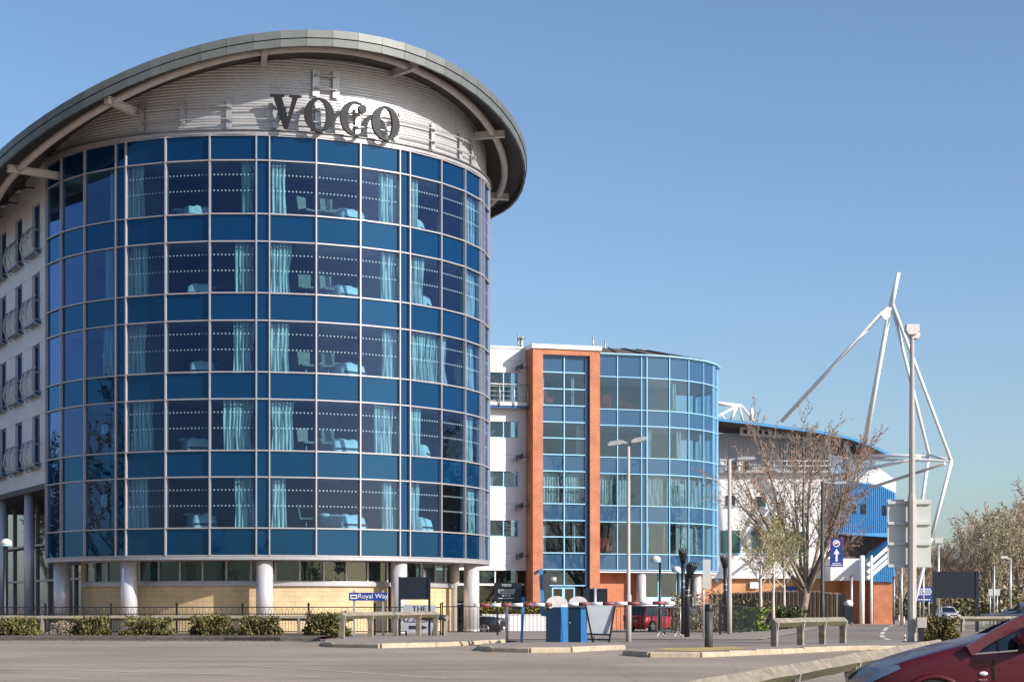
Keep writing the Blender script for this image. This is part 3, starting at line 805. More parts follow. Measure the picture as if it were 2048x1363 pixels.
for fl, x, w, h, zo, wd_ in ((2, 208, .16, .2, .95, 'small'), (3, 209, .36, .38, 1.05, 'square'), (4, 208, .36, .5, 1.2, 'tall')):
    r = TR-.42; t = th_of(x, r); m = MB(); m.box((-w/2, 0, -h/2), (w/2, .012, h/2))
    tag(put('wall_notice', m.mesh('wall_notice', M_bed), None, cyl(t, r, ROWZ[2*fl+2]+zo), t), '%s white notice behind the far left glazed bay, %s upper floor' % (wd_, FLOORW[fl]), 'notice', 'notices in the far left bay')
# ================================================================== LEFT WING OF THE HOTEL
WP = cyl(TL, TR, 0)+Vector((0, 0, 0)); wd = Vector((-.45, .893, 0)).normalized(); wn = Vector((-wd.y, wd.x, 0)); wn = -wn if wn.x > 0 else wn
WRZ = math.atan2(wd.y, wd.x)
def WPT(u, out, z): return WP+wd*u+wn*out+Vector((0, 0, z))
ZWB = 6.2
heads = [18.3, 15.3, 12.25, 9.2]; us = [2.05, 5.5, 8.9, 12.3, 15.7, 19.1]; wwid, whgt = 1.45, 2.15
def wbar(m, u0, u1, o0, o1, z0, z1):
    vs = [WPT(u, o, z) for z in (z0, z1) for (u, o) in ((u0, o0), (u1, o0), (u1, o1), (u0, o1))]
    m.add(vs, [(0,1,2,3),(7,6,5,4),(0,4,5,1),(1,5,6,2),(2,6,7,3),(3,7,4,0)])
# wall in panels between the openings
ztop = 20.6
rowsz = [ZWB]+sorted(sum([[h-whgt, h] for h in heads], []))+[ztop]
for i in range(len(rowsz)-1):
    z0, z1 = rowsz[i]+.006, rowsz[i+1]-.006
    open_row = i % 2 == 1
    prev = .02
    if open_row:
        for u in us+[99]:
            e = u-wwid/2 if u < 99 else 24
            if e-prev > .05:
                m = MB(); wbar(m, prev+.005, e-.005, -.25, 0, z0, z1); m.obj('wall_panel', M_concw, hotel, True)
            prev = u+wwid/2
    else:
        for u in (3.75, 7.2, 10.6, 14, 17.4, 24):
            m = MB(); wbar(m, prev+.005, u-.005, -.25, 0, z0, z1); m.obj('wall_panel', M_concw, hotel, True); prev = u
m = MB(); wbar(m, .0, 24, -.32, -.26, ZWB, ztop); m.obj('wall_backing', M_dgrey, hotel, True)
for hd in heads:
    for u in us[:4]:
        m = MB(); wbar(m, u-wwid/2, u+wwid/2, -.22, -.20, hd-whgt, hd); w_ = m.obj('window_pane', M_span2, hotel, True)
        m = MB()
        for du in (-wwid/2+.04, 0, wwid/2-.04): wbar(m, u+du-.04, u+du+.04, -.199, -.12, hd-whgt, hd)
        wbar(m, u-wwid/2, u+wwid/2, -.198, -.13, hd-.08, hd)
        m.obj('window_frame', M_dblue, w_, True)
        # juliet balcony with bowed balusters
        zb_ = hd-whgt
        bal = put('balcony', None, hotel, WPT(u, 0, zb_)); bal.empty_display_size = .2
        m = MB()
        for k in range(7):
            uu = u-1.0+k*2.0/6
            pts = [WPT(uu, .10, zb_-.25), WPT(uu, .34, zb_-.02), WPT(uu, .46, zb_+.35), WPT(uu, .40, zb_+.75), WPT(uu, .30, zb_+1.02)]
            big = k in (0, 3, 6)
            m.tube(pts, .035 if big else .014, 5)
        m.obj('baluster', M_galv, bal)
        m = MB(); m.tube([WPT(u-1.08, .28, zb_+1.05), WPT(u+1.08, .28, zb_+1.05)], .035, 6)
        for uu in (u-1.0, u+1.0): m.tube([WPT(uu, 0, zb_+.85), WPT(uu, .36, zb_+.85)], .02, 5); m.tube([WPT(uu, 0, zb_+.05), WPT(uu, .36, zb_+.05)], .02, 5)
        for zz in (.25, .5, .75): m.tube([WPT(u-1.0, .43-.05*(zz > .6), zb_+zz), WPT(u+1.0, .43-.05*(zz > .6), zb_+zz)], .008, 4)
        m.obj('handrail', M_galv, bal)
        m = MB(); wbar(m, u-1.0, u+1.0, .0, .34, zb_-.10, zb_-.02); m.obj('balcony_deck', M_dblue, bal, True)
# edge trim, soffit, entrance below
m = MB(); wbar(m, -.06, .10, -.1, .06, ZWB, ztop-.6); m.obj('corner_trim', M_alu, hotel, True)
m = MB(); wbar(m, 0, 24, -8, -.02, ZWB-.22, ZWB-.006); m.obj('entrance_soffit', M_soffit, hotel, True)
m = MB(); wbar(m, 0, 24, -8.2, -8.0, -.45, ZWB-.23); m.obj('entrance_back_wall', M_dgrey, hotel, True)
for i in range(8):
    u0 = .4+i*2.6
    for z0, z1 in ((-.2, 2.2), (2.3, 3.9), (4.0, ZWB-.25)):
        m = MB(); wbar(m, u0+.05, u0+2.55, -2.62, -2.60, z0, z1); m.obj('window_pane', M_carg, hotel, True)
    m = MB(); wbar(m, u0-.05, u0+.05, -2.66, -2.5, -.45, ZWB-.23); m.obj('entrance_mullion', M_alu, hotel, True)
m = MB(); wbar(m, 0, 22, -2.67, -2.45, 2.2, 2.3); wbar(m, 0, 22, -2.75, -2.2, 3.9, 4.0); m.obj('entrance_transom', M_alu, hotel, True)
for u in (4.9, 10.5, 16.5):
    c = WPT(u, -.35, 0); m = MB(); m.lathe([(.22, -.3), (.22, ZWB-.2)], 24, (c.x, c.y, 0)); m.obj('column', M_colm, hotel)
# floodlights under the eaves
def floodlight(label, p, out, side, s=1.0, group='floodlights on the hotel wing'):
    root = thing('floodlight', label, 'floodlight', p, group)
    p = Vector(p); out = Vector(out); side = Vector(side); U = Vector((0, 0, 1))
    m = MB(); m.bar(p, p+out*.45*s, .05*s); m.tube([p+out*.40*s-side*.22*s, p+out*.40*s-side*.22*s+U*.22*s, p+out*.40*s+side*.22*s+U*.22*s, p+out*.40*s+side*.22*s], .02*s, 5); m.obj('bracket', M_dgrey, root)
    m = MB(); c = p+out*.55*s
    m.prism([(-.26, -.16), (.26, -.16), (.20, .13), (-.20, .13)], lambda u, v, d: c+side*u*s+out*d*s+U*(v*s-d*.3*s), -.16, .16); h = m.obj('housing', M_dgrey, root, True)
    m = MB(); m.prism([(-.23, -.10), (.23, -.10), (.23, .10), (-.23, .10)], lambda u, v, d: c+side*u*s-U*(.175*s+d*s*.2)+out*(v*s), 0, .1); m.obj('lens', M_galv, h, True)
    return root
for x, u, w in ((72, 2.4, 'nearest the tower'), (40, 5.8, 'second from the tower'), (10, 9.1, 'furthest from the tower')):
    floodlight('black floodlight under the eaves of the left wing, %s' % w, WPT(u, .0, 19.05), wn, wd, 1.15)

# ================================================================== SECOND HOTEL BLOCK (brick portal, white wall, glazed drum)
AX, AY = PX(1066, 117), 117.0; PH = R_(17)
be = Vector((cos(PH), sin(PH), 0)); bn = Vector((sin(PH), -cos(PH), 0))
def B2(t, out, z): return Vector((AX, AY, 0))+be*t+bn*out+Vector((0, 0, z))
block = thing('brick_and_glass_block', 'lower hotel block with orange brick portal and curved blue glass end', 'building', B2(3, -1, -.45))
def b2box(name, mat, t0, t1, o0, o1, z0, z1, parent=block, uv=False):
    m = MB(); vs = [B2(t, o, z) for z in (z0, z1) for (t, o) in ((t0, o0), (t1, o0), (t1, o1), (t0, o1))]
    m.add(vs, [(0,1,2,3),(7,6,5,4),(0,4,5,1),(1,5,6,2),(2,6,7,3),(3,7,4,0)])
    ob = m.obj(name, mat, parent, True)
    if uv: uv_by(ob, lambda co, nn: (co.xy.dot(be.xy)+co.xy.dot(bn.xy), co.z))
    return ob
def zr(y, Y=118.0): return PZ(y, Y)
GB = -.45
zt_b = zr(697, 117.3)
# portal piers and lintel
b2box('brick_pier', M_brick, 0, .66, -1.5, 0, GB, zt_b, uv=True)
b2box('brick_pier', M_brick, 3.77, 4.43, -1.5, 0, GB, zt_b, uv=True)
b2box('brick_lintel', M_brick, .662, 3.768, -1.5, -.003, zr(711), zt_b, uv=True)
b2box('parapet_cap', M_white, -.1, 4.53, -3.5, .1, zt_b+.003, zr(687, 117))
PR = [zr(y) for y in (711, 745, 778, 811, 844, 876, 909, 942, 974, 1007, 1040, 1073, 1105, 1138, 1170)]
pspan = {0, 3, 6, 9, 12}
tl, tm_, tr_ = .66, 2.14, 3.60
rnd = random.Random(5)
for i in range(len(PR)-1):
    z1, z0 = PR[i], PR[i+1]
    for a, b in ((tl, tm_), (tm_, tr_)):
        mat = M_span2 if i in pspan else M_vis2
        m = MB(); w = b-a-.04; h = z1-z0-.04; m.box((-w/2, 0, -h/2), (w/2, .02, h/2))
        o = put('spandrel_pane' if i in pspan else 'window_pane', m.mesh('pane', mat), block, B2((a+b)/2, -.35, (z0+z1)/2), PH+rnd.gauss(0, .003)); o.rotation_euler[0] = rnd.gauss(0, .002)
for z in PR: b2box('transom', M_frame2, tl, tr_, -.34, -.26, z-.032, z+.032)
for t in (tl+.03, tm_, tr_-.01): b2box('mullion', M_frame2, t-.032, t+.032, -.36, -.24, PR[-1], PR[0])
b2box('blue_reveal', M_dblue, tr_+.02, 3.768, -.5, -.20, 1.9, PR[0])
# entrance doors under the portal
for a, b in ((1.42, 2.10), (2.18, 2.86)):
    b2box('door_glass', M_dkglass, a, b, -.50, -.48, GB+.05, PR[-1]-.1)
    f = b2box('door_frame', M_frame2, a-.04, a+.05, -.47, -.40, GB, PR[-1]-.08); b2box('door_frame', M_frame2, b-.05, b+.04, -.47, -.40, GB, PR[-1]-.08)
    b2box('door_head', M_frame2, a, b, -.468, -.402, PR[-1]-.2, PR[-1]-.05)
for a, b in ((tl, 1.36), (2.94, tr_)): b2box('window_pane', M_vis2, a, b, -.40, -.38, GB+.1, PR[-1]-.05)
# white wall on the left with stacked windows and panels
WO = -1.45
zw_top = zr(698, 118.4)
wrows = [(745, 806), (843, 875), (942, 973), (1040, 1072)]
WL, WRt = -2.37, -.50
edges_z = [zw_top]+sum([[zr(a), zr(b)] for a, b in wrows], [])+[zr(1140)]
for i in range(len(edges_z)-1):
    z1, z0 = edges_z[i], edges_z[i+1]
    if i % 2 == 0:
        zm = (z0+z1)/2 if z1-z0 > 1.4 else None
        for a, b in (((z0, zm), (zm, z1)) if zm else ((z0, z1),)): b2box('wall_panel', M_whitep, -6, .0, WO-.3, WO, a+.008, b-.008)
    else:
        b2box('wall_panel', M_whitep, -6, WL, WO-.3, WO, z0+.0, z1-.0); b2box('wall_panel', M_whitep, WRt, 0, WO-.3, WO, z0, z1)
        for a, b in ((WL, (WL+WRt)/2), ((WL+WRt)/2, WRt)):
            p_ = b2box('window_pane', M_vis2, a+.03, b-.03, WO-.16, WO-.14, z0+.04, z1-.04)
            b2box('window_frame', M_frame2, b-.07, b+.0, WO-.13, WO-.06, z0, z1, p_); b2box('window_frame', M_frame2, a, b-.075, WO-.13, WO-.06, z0, z0+.05, p_)
b2box('wall_backing', M_wall, -6, 0, WO-3.4, WO-3.3, GB, zw_top)
for z in (edges_z[2]-.3, edges_z[4]-1.0, edges_z[6]-1.0, edges_z[8]-.6): b2box('floor_slab', M_ceil, -6, 0, WO-3.3, WO-.32, z-.2, z)
b2box('parapet_trim', M_white, -6, .05, WO-.4, WO+.06, zw_top+.003, zw_top+.14)
b2box('window_pane', M_dkglass, -6, -.1, WO-.2, WO-.18, GB+.3, zr(1140)-.01)
for t in (-5.2, -3.6, -2.0, -.75): b2box('mullion', M_white, t-.04, t+.04, WO-.17, WO-.1, GB+.3, zr(1141))
b2box('transom', M_white, -6, -.1, WO-.172, WO-.09, zr(1170), zr(1166))
b2box('roof_slab', M_soffit, -6, 4.4, -9, WO-.45, zw_top-.35, zw_top-.1)
# balcony across the top window
zbal = zr(812)
b2box('balcony_slab', M_white, -6, -.02, WO+.005, WO+.62, zbal, zbal+.22)
b2box('balcony_beam', M_dblue, -6, -.02, WO+.45, WO+.60, zbal-.18, zbal-.003)
m = MB(); zt = zr(770); m.tube([B2(-6, WO+.6, zt), B2(-.02, WO+.6, zt)], .035, 6)
for k in range(4): m.tube([B2(-6, WO+.6, lerp(zbal+.3, zt-.15, k/3)), B2(-.02, WO+.6, lerp(zbal+.3, zt-.15, k/3))], .012, 4)
m.obj('balcony_rail', M_galv, block)
for t in (-5.0, -3.95, -2.9, -1.95, -1.0, -.1):
    m = MB(); m.tube([B2(t, WO+.66, zbal-.05), B2(t, WO+.75, zbal+.35), B2(t, WO+.74, zbal+.8), B2(t, WO+.62, zt)], .04, 6); m.obj('balcony_post', M_galv, block)
# flat glazing then the curved end
DR = 7.4; GO = -.15
DC = B2(7.64, GO, 0)-bn*DR
def dpt(phi, r, z): return DC+(bn*cos(phi)+be*sin(phi))*r+Vector((0, 0, z))
DRZ = [zr(709, 118.5), zr(753, 118.7), zr(818, 118.7), zr(850, 118.7), zr(914, 118.7), zr(946.5, 118.7), zr(1010.5, 118.7), zr(1043, 118.7), zr(1107, 118.7), zr(1139, 118.7)]
segs = [(B2(4.43, GO, 0), B2(5.65, GO, 0), 'w'), (B2(5.65, GO, 0), B2(7.27, GO, 0), 'w'), (B2(7.27, GO, 0), B2(7.64, GO, 0), 'n')]
ph = 0.0; dph = 1.62/DR; nph = .37/DR
for k in 'wwwwnwwwwn':
    d = dph if k == 'w' else nph
    segs.append((dpt(ph, DR, 0), dpt(ph+d, DR, 0), k)); ph += d
PHE = ph
for p, q, k in segs:
    a = math.atan2((q-p).y, (q-p).x); L = (q-p).length
    inn = Vector((-(q-p).y, (q-p).x, 0)).normalized()
    for i in range(9):
        sp_ = i % 2 == 0 or k == 'n'
        z1, z0 = DRZ[i], DRZ[i+1]
        m = MB(); w = L-.04; h = z1-z0-.04; m.box((-w/2, 0, -h/2), (w/2, .02, h/2))
        o = put('spandrel_pane' if sp_ else 'window_pane', m.mesh('pane', M_span2 if sp_ else M_vis2), block, (p+q)/2+inn*.02+Vector((0, 0, (z0+z1)/2)), a+rnd.gauss(0, .003)); o.rotation_euler[0] = rnd.gauss(0, .002)
    m = MB()
    m.box((-.026, -.06, DRZ[-1]), (.026, .10, DRZ[0])); put('mullion', m.mesh('mullion', M_frame2), block, p, a)
for z in DRZ:
    m = MB()
    for p, q, k in segs:
        inn = Vector((-(q-p).y, (q-p).x, 0)).normalized(); U = Vector((0, 0, z)); m.bar(p-inn*.02+U, q-inn*.02+U, .055, .05)
    m.obj('transom', M_frame2, block)
outline = [s[0] for s in segs]+[segs[-1][1]]
def plate(name, mat, inset, z0, z1, back=-9.0):
    pts = []
    for p in outline:
        c = Vector((DC.x, DC.y, 0)); d = (p-c)
        tt = (p-Vector((AX, AY, 0))).dot(be)
        if tt <= 7.64+1e-6: pts.append(p-bn*inset)
        else: pts.append(c+d.normalized()*(d.length-inset))
    pts.append(B2(8, back, 0)); pts.append(B2(4.45, back, 0)); m = MB()
    m.prism([(q.x, q.y) for q in pts], lambda u, v, d: (u, v, d), z0, z1); return m.obj(name, mat, block, True)
for i in (2, 4, 6, 8): plate('floor_slab', M_ceil, .1, DRZ[i+1]+.08, DRZ[i]-.05)
plate('ceiling', M_ceil, .1, DRZ[1]+.1, DRZ[0]-.05); plate('eaves', M_frame2, -.2, DRZ[0]+.04, DRZ[0]+.11); plate('ground_soffit', M_white, .05, DRZ[-1]-.16, DRZ[-1]-.04)
b2box('back_wall', M_wall, .7, 12, -6.2, -6.0, GB, DRZ[0])
for i in (0, 3, 6, 9, 12): b2box('floor_slab', M_ceil, .67, 4.4, -6, -.42, PR[i+1]+.05, PR[i]-.05)
# low curved roof over the glazed end
m = MB(); prev = None; ce = (B2(7.0, -7.5, DRZ[0]+1.25))
ol = [q+Vector((0, 0, DRZ[0]+.135)) for q in outline]; mid = [q.lerp(ce, .45)+Vector((0, 0, .28)) for q in ol]
for i in range(len(ol)-1): m.quad(ol[i], ol[i+1], mid[i+1], mid[i]); m.quad(mid[i], mid[i+1], ce, ce+Vector((.01, 0, 0)))
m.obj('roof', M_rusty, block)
for i in range(1, len(ol)-1, 1):
    m = MB(); m.bar(ol[i]+Vector((0, 0, .03)), mid[i]+Vector((0, 0, .03)), .06, .06); m.obj('roof_seam', M_dgrey, block)
# ground floor under the drum
b2box('brick_wall', M_brick, 4.44, 7.35, -1.6, -1.2, GB, DRZ[-1]-.165, uv=True)
c = B2(7.45, -.6, 0); m = MB(); m.lathe([(.30, GB), (.30, DRZ[-1]-.16)], 24, (c.x, c.y, 0)); m.obj('column', M_colm, block)
c = dpt(.72, DR-.7, 0); m = MB(); m.lathe([(.30, GB), (.30, DRZ[-1]-.16)], 24, (c.x, c.y, 0)); m.obj('column', M_colm, block)
gp = [B2(7.36, -1.2, 0), B2(8.9, -1.35, 0), B2(10.4, -1.9, 0), B2(11.8, -2.9, 0)]
for p, q in zip(gp, gp[1:]):
    for z0, z1, mat in ((GB, 1.55, M_concw), (1.62, DRZ[-1]-.2, M_vis2)):
        m = MB(); a = Vector((p.x, p.y, 0)); b = Vector((q.x, q.y, 0)); d = (b-a).normalized()*.04; m.bar(a+d+Vector((0, 0, (z0+z1)/2)), b-d+Vector((0, 0, (z0+z1)/2)), .03, z1-z0); m.obj('window_pane' if mat is M_vis2 else 'opaque_panel', mat, block)
    m = MB(); m.bar(p+Vector((0, 0, GB)), p+Vector((0, 0, DRZ[-1]-.17)), .09, .09); m.obj('mullion', M_frame2, block)
    m = MB(); m.bar(p+Vector((0, 0, 1.585)), q+Vector((0, 0, 1.585)), .08, .06); m.obj('transom', M_frame2, block)
o = b2box('brick_wall', M_brick, 11.85, 13.2, -4.2, -2.7, GB, DRZ[-1]-.165, uv=True)
# roof pipes
for x, y0, y1, w, Y in ((1036, 667, 698, 3, 122), (1043, 676, 698, 7, 122), (1186, 672, 694, 3.5, 122), (1210, 680, 706, 3.5, 124), (1207, 694, 708, 1.5, 124), (1217, 692, 708, 1.5, 124), (1226, 692, 708, 1.5, 124)):
    m = MB(); X = PX(x, Y); m.tube([(X, Y, PZ(y1+8, Y)), (X, Y, PZ(y0, Y))], w/2*Y/F, 8); m.obj('roof_pipe', M_galv, block)
m = MB(); m.lathe([(.05, 0), (.28, .02), (.05, .12)], 14, (PX(1043, 122), 122, PZ(677, 122))); m.obj('pipe_cowl', M_galv, block)
# curtains and furniture of the block
k = 0
def flat_curtain(label, t0, t1, out, z0, z1, seed):
    rn = random.Random(seed); m = MB(); n = max(8, int((t1-t0)/.03)); c0 = B2((t0+t1)/2, out, z0)
    for zi, z in enumerate((z0, lerp(z0, z1, .5), z1)):
        for i in range(n+1):
            q = B2(lerp(t0, t1, i/n), out+.05*sin(i*1.05+seed+.5*sin(i*.3))*(1.2-.3*zi), z); m.v.append(tuple(q-c0))
    for zi in range(2):
        for i in range(n): a = zi*(n+1)+i; m.f.append((a, a+1, a+n+2, a+n+1)); m.m.append(0); m.sm.append(True)
    return tag(put('curtain', m.mesh('curtain', M_curt), None, c0), label, 'curtain', 'curtains in the lower hotel block')
fw = {1: 'top', 4: 'second highest', 7: 'third highest', 10: 'lowest glazed'}
for r, spans in {1: [(.70, .95, 'left'), (2.75, 2.95, 'right')], 4: [(3.1, 3.55, 'right')], 7: [(.7, 1.95, 'left'), (2.2, 3.4, 'right')], 10: [(.7, 1.05, 'left'), (2.85, 3.05, 'right')]}.items():
    for a, b, sd in spans: flat_curtain('pale curtain on the %s inside the brick portal, %s storey' % (sd, fw[r]), a, b, -.7, PR[r+2]+.05, PR[r]-.1, r*3+len(sd))
flat_curtain('pale curtain across the right half of the third small window in white wall', -1.35, -.62, WO-.5, zr(973), zr(942), 9)
flat_curtain('narrow pale curtain at left of the third small window in white wall', -2.35, -2.05, WO-.5, zr(973), zr(942), 10)
fw2 = {1: 'top', 3: 'second', 5: 'third', 7: 'lowest'}
for r, spans in {5: [(4.5, 5.5, 'first'), (5.7, 6.7, 'second')]}.items():
    for a, b, w in spans: flat_curtain('pale curtain in the %s flat pane beside the brick portal, %s storey' % (w, fw2[r]), a, b, -.6, DRZ[r+1]+.05, DRZ[r]-.1, r+len(w))
ordw = ['first', 'second', 'third', 'fourth']
for r, spans in {1: [(1, .3, .5)], 3: [(0, .05, .3), (1, .55, .85), (3, .2, .7)], 5: [(0, .02, .9), (1, .02, .75), (2, .05, .85), (3, .05, .75)], 7: [(0, .02, .2), (0, .85, .95), (1, .8, .92), (2, .7, .85), (3, .4, .6)]}.items():
    for j, f0, f1 in spans:
        a, b = PH+(j+f0)*dph, PH+(j+f1)*dph
        curtain('pale curtain %s in the %s curved pane of the glazed end, %s storey' % ('at left' if f1 < .6 else 'at right' if f0 > .5 else 'drawn', ordw[j], fw2[r]), a, b, DR-.4, DRZ[r+1]+.08, DRZ[r]-.1, r*7+j, DC.x, DC.y, group='curtains in the lower hotel block')
def arm_chair(label, p, rz, mat=M_red):
    root = thing('armchair', label, 'armchair', p, 'red armchairs in the lower block', rz)
    m = MB(); m.box((-.32, -.32, .15), (.32, .32, .45)); m.obj('seat', mat, root, local=True)
    m = MB(); m.prism([(-.33, .45), (.33, .45), (.27, 1.1), (-.27, 1.1)], lambda u, v, d: (u, d+.2*(v-.45), v), .2, .34); m.obj('backrest', mat, root, local=True)
    for sx in (-.27, .27):
        m = MB(); m.box((sx-.03, -.28, 0), (sx+.03, -.22, .15)); m.obj('leg', M_black, root, local=True)
    return root
arm_chair('red armchair standing inside the brick portal on top storey', B2(1.2, -1.0, PR[3]+.06), PH+.4)
arm_chair('left-hand red armchair beside the brick portal on top storey', B2(5.2, -1.1, DRZ[2]+.0), PH-.5)
arm_chair('right-hand red armchair further from the brick portal on top storey', B2(6.6, -1.1, DRZ[2]+.0), PH+.9)
arm_chair('dark red armchair in lowest glazed storey next to the brick portal', B2(5.2, -1.1, DRZ[8]+.0), PH)
for y, w in ((735, 'topmost'), (914, 'second'), (1012, 'third'), (1111, 'lowest')):
    floodlight('%s black wall light beside the left brick pier' % w, B2(-.02, -1.0, zr(y)), -be, bn, 1.0, 'wall lights on the brick pier')

# ================================================================== STADIUM
YS = 160.0
stad = thing('stadium', 'white and blue football stadium with tubular roof behind the bare tree', 'stadium', P(1600, 1245, YS+3))
def sbox(name, mat, x0, x1, y0, y1, Ya=YS, Yb=None, parent=stad, uv=False):
    Yb = Yb or Ya+3; m = MB(); m.box((PX(x0, Ya), Ya, PZ(y1, Ya)), (PX(x1, Ya), Yb, PZ(y0, Ya))); o = m.obj(name, mat, parent)
    if uv: uv_by(o, lambda co, nn: (co.x+co.y, co.z))
    return o
def spoly(name, mat, pts, Ya, Yb, parent=stad, uv=False):
    m = MB(); m.prism([(PX(x, Ya), PZ(y, Ya)) for x, y in pts], lambda u, v, d: (u, d, v), Ya, Yb); o = m.obj(name, mat, parent, True)
    if uv: uv_by(o, lambda co, nn: (co.x+co.y, co.z))
    return o
sbox('upper_wall', M_stad, 1415, 1661, 942, 1156, YS, YS+12)
spoly('right_wall', M_stad, [(1560, 882), (1640, 903), (1700, 917), (1745, 926), (1792, 960), (1792, 1065), (1661.5, 1065), (1661.5, 941), (1560, 941)], YS+3, YS+14)
sbox('base_wall', M_obrick, 1415, 1690, 1157, 1252, YS+.4, YS+12, uv=True)
sbox('ledge', M_stadg, 1415, 1661, 940, 945, YS-.5, YS+2)
m = MB()
for i in range(70):
    x = 1420+i*3.4; m.box((PX(x, YS+3), YS+3, PZ(940, YS+3)), (PX(x+2.2, YS+3), YS+3.25, PZ(ramp(x, [(1420, 866), (1560, 880), (1660, 905)]), YS+3)))
m.box((PX(1415, YS+3), YS+3.1, PZ(940, YS+3)), (PX(1668, YS+3), YS+3.4, PZ(866, YS+3))); m.obj('grey_corrugated_wall', M_stadg, stad)
for x, w in ((1440, 14), (1477, 12), (1492, 10), (1456, 10)): sbox('roof_plant', M_stad if w > 11 else M_dgrey, x, x+w, 918, 941, YS+1, YS+3)
m = MB()
for y in (921, 931): m.tube([P(1437, y, YS-.3), P(1660, y, YS-.3)], .05, 5)
for i in range(19): m.tube([P(1437+i*12.4, 941, YS-.3), P(1437+i*12.4, 920, YS-.3)], .04, 4)
m.obj('roof_railing', M_galv, stad)
for x0, x1, y0, y1 in ((1452, 1470, 990, 1011), (1513, 1531, 992, 1013), (1441, 1480, 1060, 1105), (1503, 1545, 1060, 1105), (1575, 1615, 1062, 1105)):
    w_ = sbox('window_pane', M_dkglass if y0 > 1050 else M_carg, x0, x1, y0, y1, YS-.06, YS-.02)
    f = sbox('window_frame', M_frame2, x0-1.2, x1+1.2, y1+.2, y1+2, YS-.14, YS-.003, w_); sbox('window_frame', M_frame2, x1+.2, x1+1.8, y0, y1, YS-.12, YS-.004, w_)
EDGE = [(1415, 834), (1500, 843), (1560, 851), (1640, 861), (1700, 873), (1740, 887), (1786, 909)]
LOW = [(1415, 862), (1500, 872), (1560, 881), (1640, 902), (1700, 915), (1740, 920), (1784, 913)]
m = MB()
for (a, b), (c, d) in zip(EDGE, EDGE[1:]):
    m.add([P(a, b, 160.5), P(c, d, 160.5), P(c, d+5, 160.5), P(a, b+5, 160.5), P(a, b, 160.9), P(c, d, 160.9), P(c, d+5, 160.9), P(a, b+5, 160.9)], [(0,3,2,1),(4,5,6,7),(0,1,5,4),(3,7,6,2)])
m.obj('roof_edge', M_bluep, stad)
m = MB()
for i in range(len(EDGE)-1):
    a, b = EDGE[i], EDGE[i+1]; c, d = LOW[i], LOW[i+1]
    m.quad(P(a[0], a[1]+4.5, 160.8), P(b[0], b[1]+4.5, 160.8), P(d[0], d[1], 166), P(c[0], c[1], 166))
    m.quad(P(a[0], a[1]-.2, 160.8), P(b[0], b[1]-.2, 160.8), P(d[0], d[1]-3, 180), P(c[0], c[1]-20, 180))
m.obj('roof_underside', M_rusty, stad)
# cellular beam with round holes
def beam_holes():
    pts = [[(0, 0), (6.6, -.3), (6.6, .35), (0, .85)]]+[ell(.45+i*.62, .36-i*.03, .19, .22, 14) for i in range(9)]
    me = glyph_mesh(pts, .12); a = P(1480, 871, 162.2)
    for v in me.vertices: v.co = Vector((a.x+v.co.x, 162.2+v.co.z, a.z+v.co.y))-BASE[stad.name]
    me.materials.clear(); me.materials.append(M_cream); put('cellular_beam', me, stad, BASE[stad.name])
beam_holes()
m = MB()
for i in range(7): m.bar(P(1500+i*38, 850+i*7, 161.5), P(1520+i*38, 880+i*8, 165), .25, .4)
m.obj('roof_purlins', M_cream, stad)
spoly('blue_corner', M_bluep, [(1662, 958), (1700, 961), (1760, 969), (1792, 985), (1792, 1074), (1720, 1070), (1662, 1065)], YS-.4, YS+2.9)
for x0, x1, y0, y1 in ((1703, 1712, 1007, 1026), (1722, 1733, 1007, 1027), (1765, 1773, 1010, 1030)): sbox('window_pane', M_carg, x0, x1, y0, y1, YS-.48, YS-.42)
m = MB()
for i in range(33): m.box((PX(1663+i*3.9, YS-.5), YS-.46, PZ(1064, YS-.4)), (PX(1664.2+i*3.9, YS-.5), YS-.39, PZ(ramp(1663+i*3.9, [(1662, 959), (1760, 970), (1792, 986)]), YS-.4)))
m.obj('cladding_ribs', M_bluep, stad)
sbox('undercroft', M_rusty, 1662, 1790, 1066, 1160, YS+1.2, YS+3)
sbox('ground_wall', M_stad, 1661, 1746, 1116, 1160, YS-3, YS+1)
sbox('ground_brick', M_brick, 1692, 1745, 1161, 1252, YS-2, YS+1, uv=True)
for x, w in ((1724, 10), (1743, 5)):
    m = MB(); m.tube([P(x, 1248, YS-5), P(x, 1110, YS-5)], w/2*(YS-5)/F, 12); m.obj('concourse_column', M_steel, stad)
sbox('brick_corner', M_brick, 1747, 1785, 1164, 1250, YS-4, YS+1, uv=True)
spoly('blue_stair_wall', M_bluep, [(1746, 1163), (1746, 1112), (1790, 1078), (1790, 1163)], YS-4.2, YS+.5)
m = MB()
for i in range(11):
    x = 1747+i*4; m.box((PX(x, YS-4.3), YS-4.27, PZ(1163, YS-4.2)), (PX(x+1.4, YS-4.3), YS-4.19, PZ(1111-(x-1746)*.76, YS-4.2)))
m.obj('cladding_ribs', M_bluep, stad)
for dy in (0, 14, 26):
    m = MB(); m.bar(P(1735, 1130+dy, YS-4.6), P(1790, 1082+dy, YS-4.6), .15, .3); m.obj('stair_stringer', M_steel, stad)
sbox('ticket_board', M_sign, 1571, 1612, 1172, 1182, YS+.2, YS+.38); sbox('notice_board', M_text, 1608, 1622, 1160, 1168, YS+.2, YS+.38)
sbox('green_notice', M_text, 1500, 1517, 1163, 1176, YS+.2, YS+.38); sbox('blue_notice', M_frame2, 1430, 1437, 1156.5, 1164, YS+.15, YS+.38)
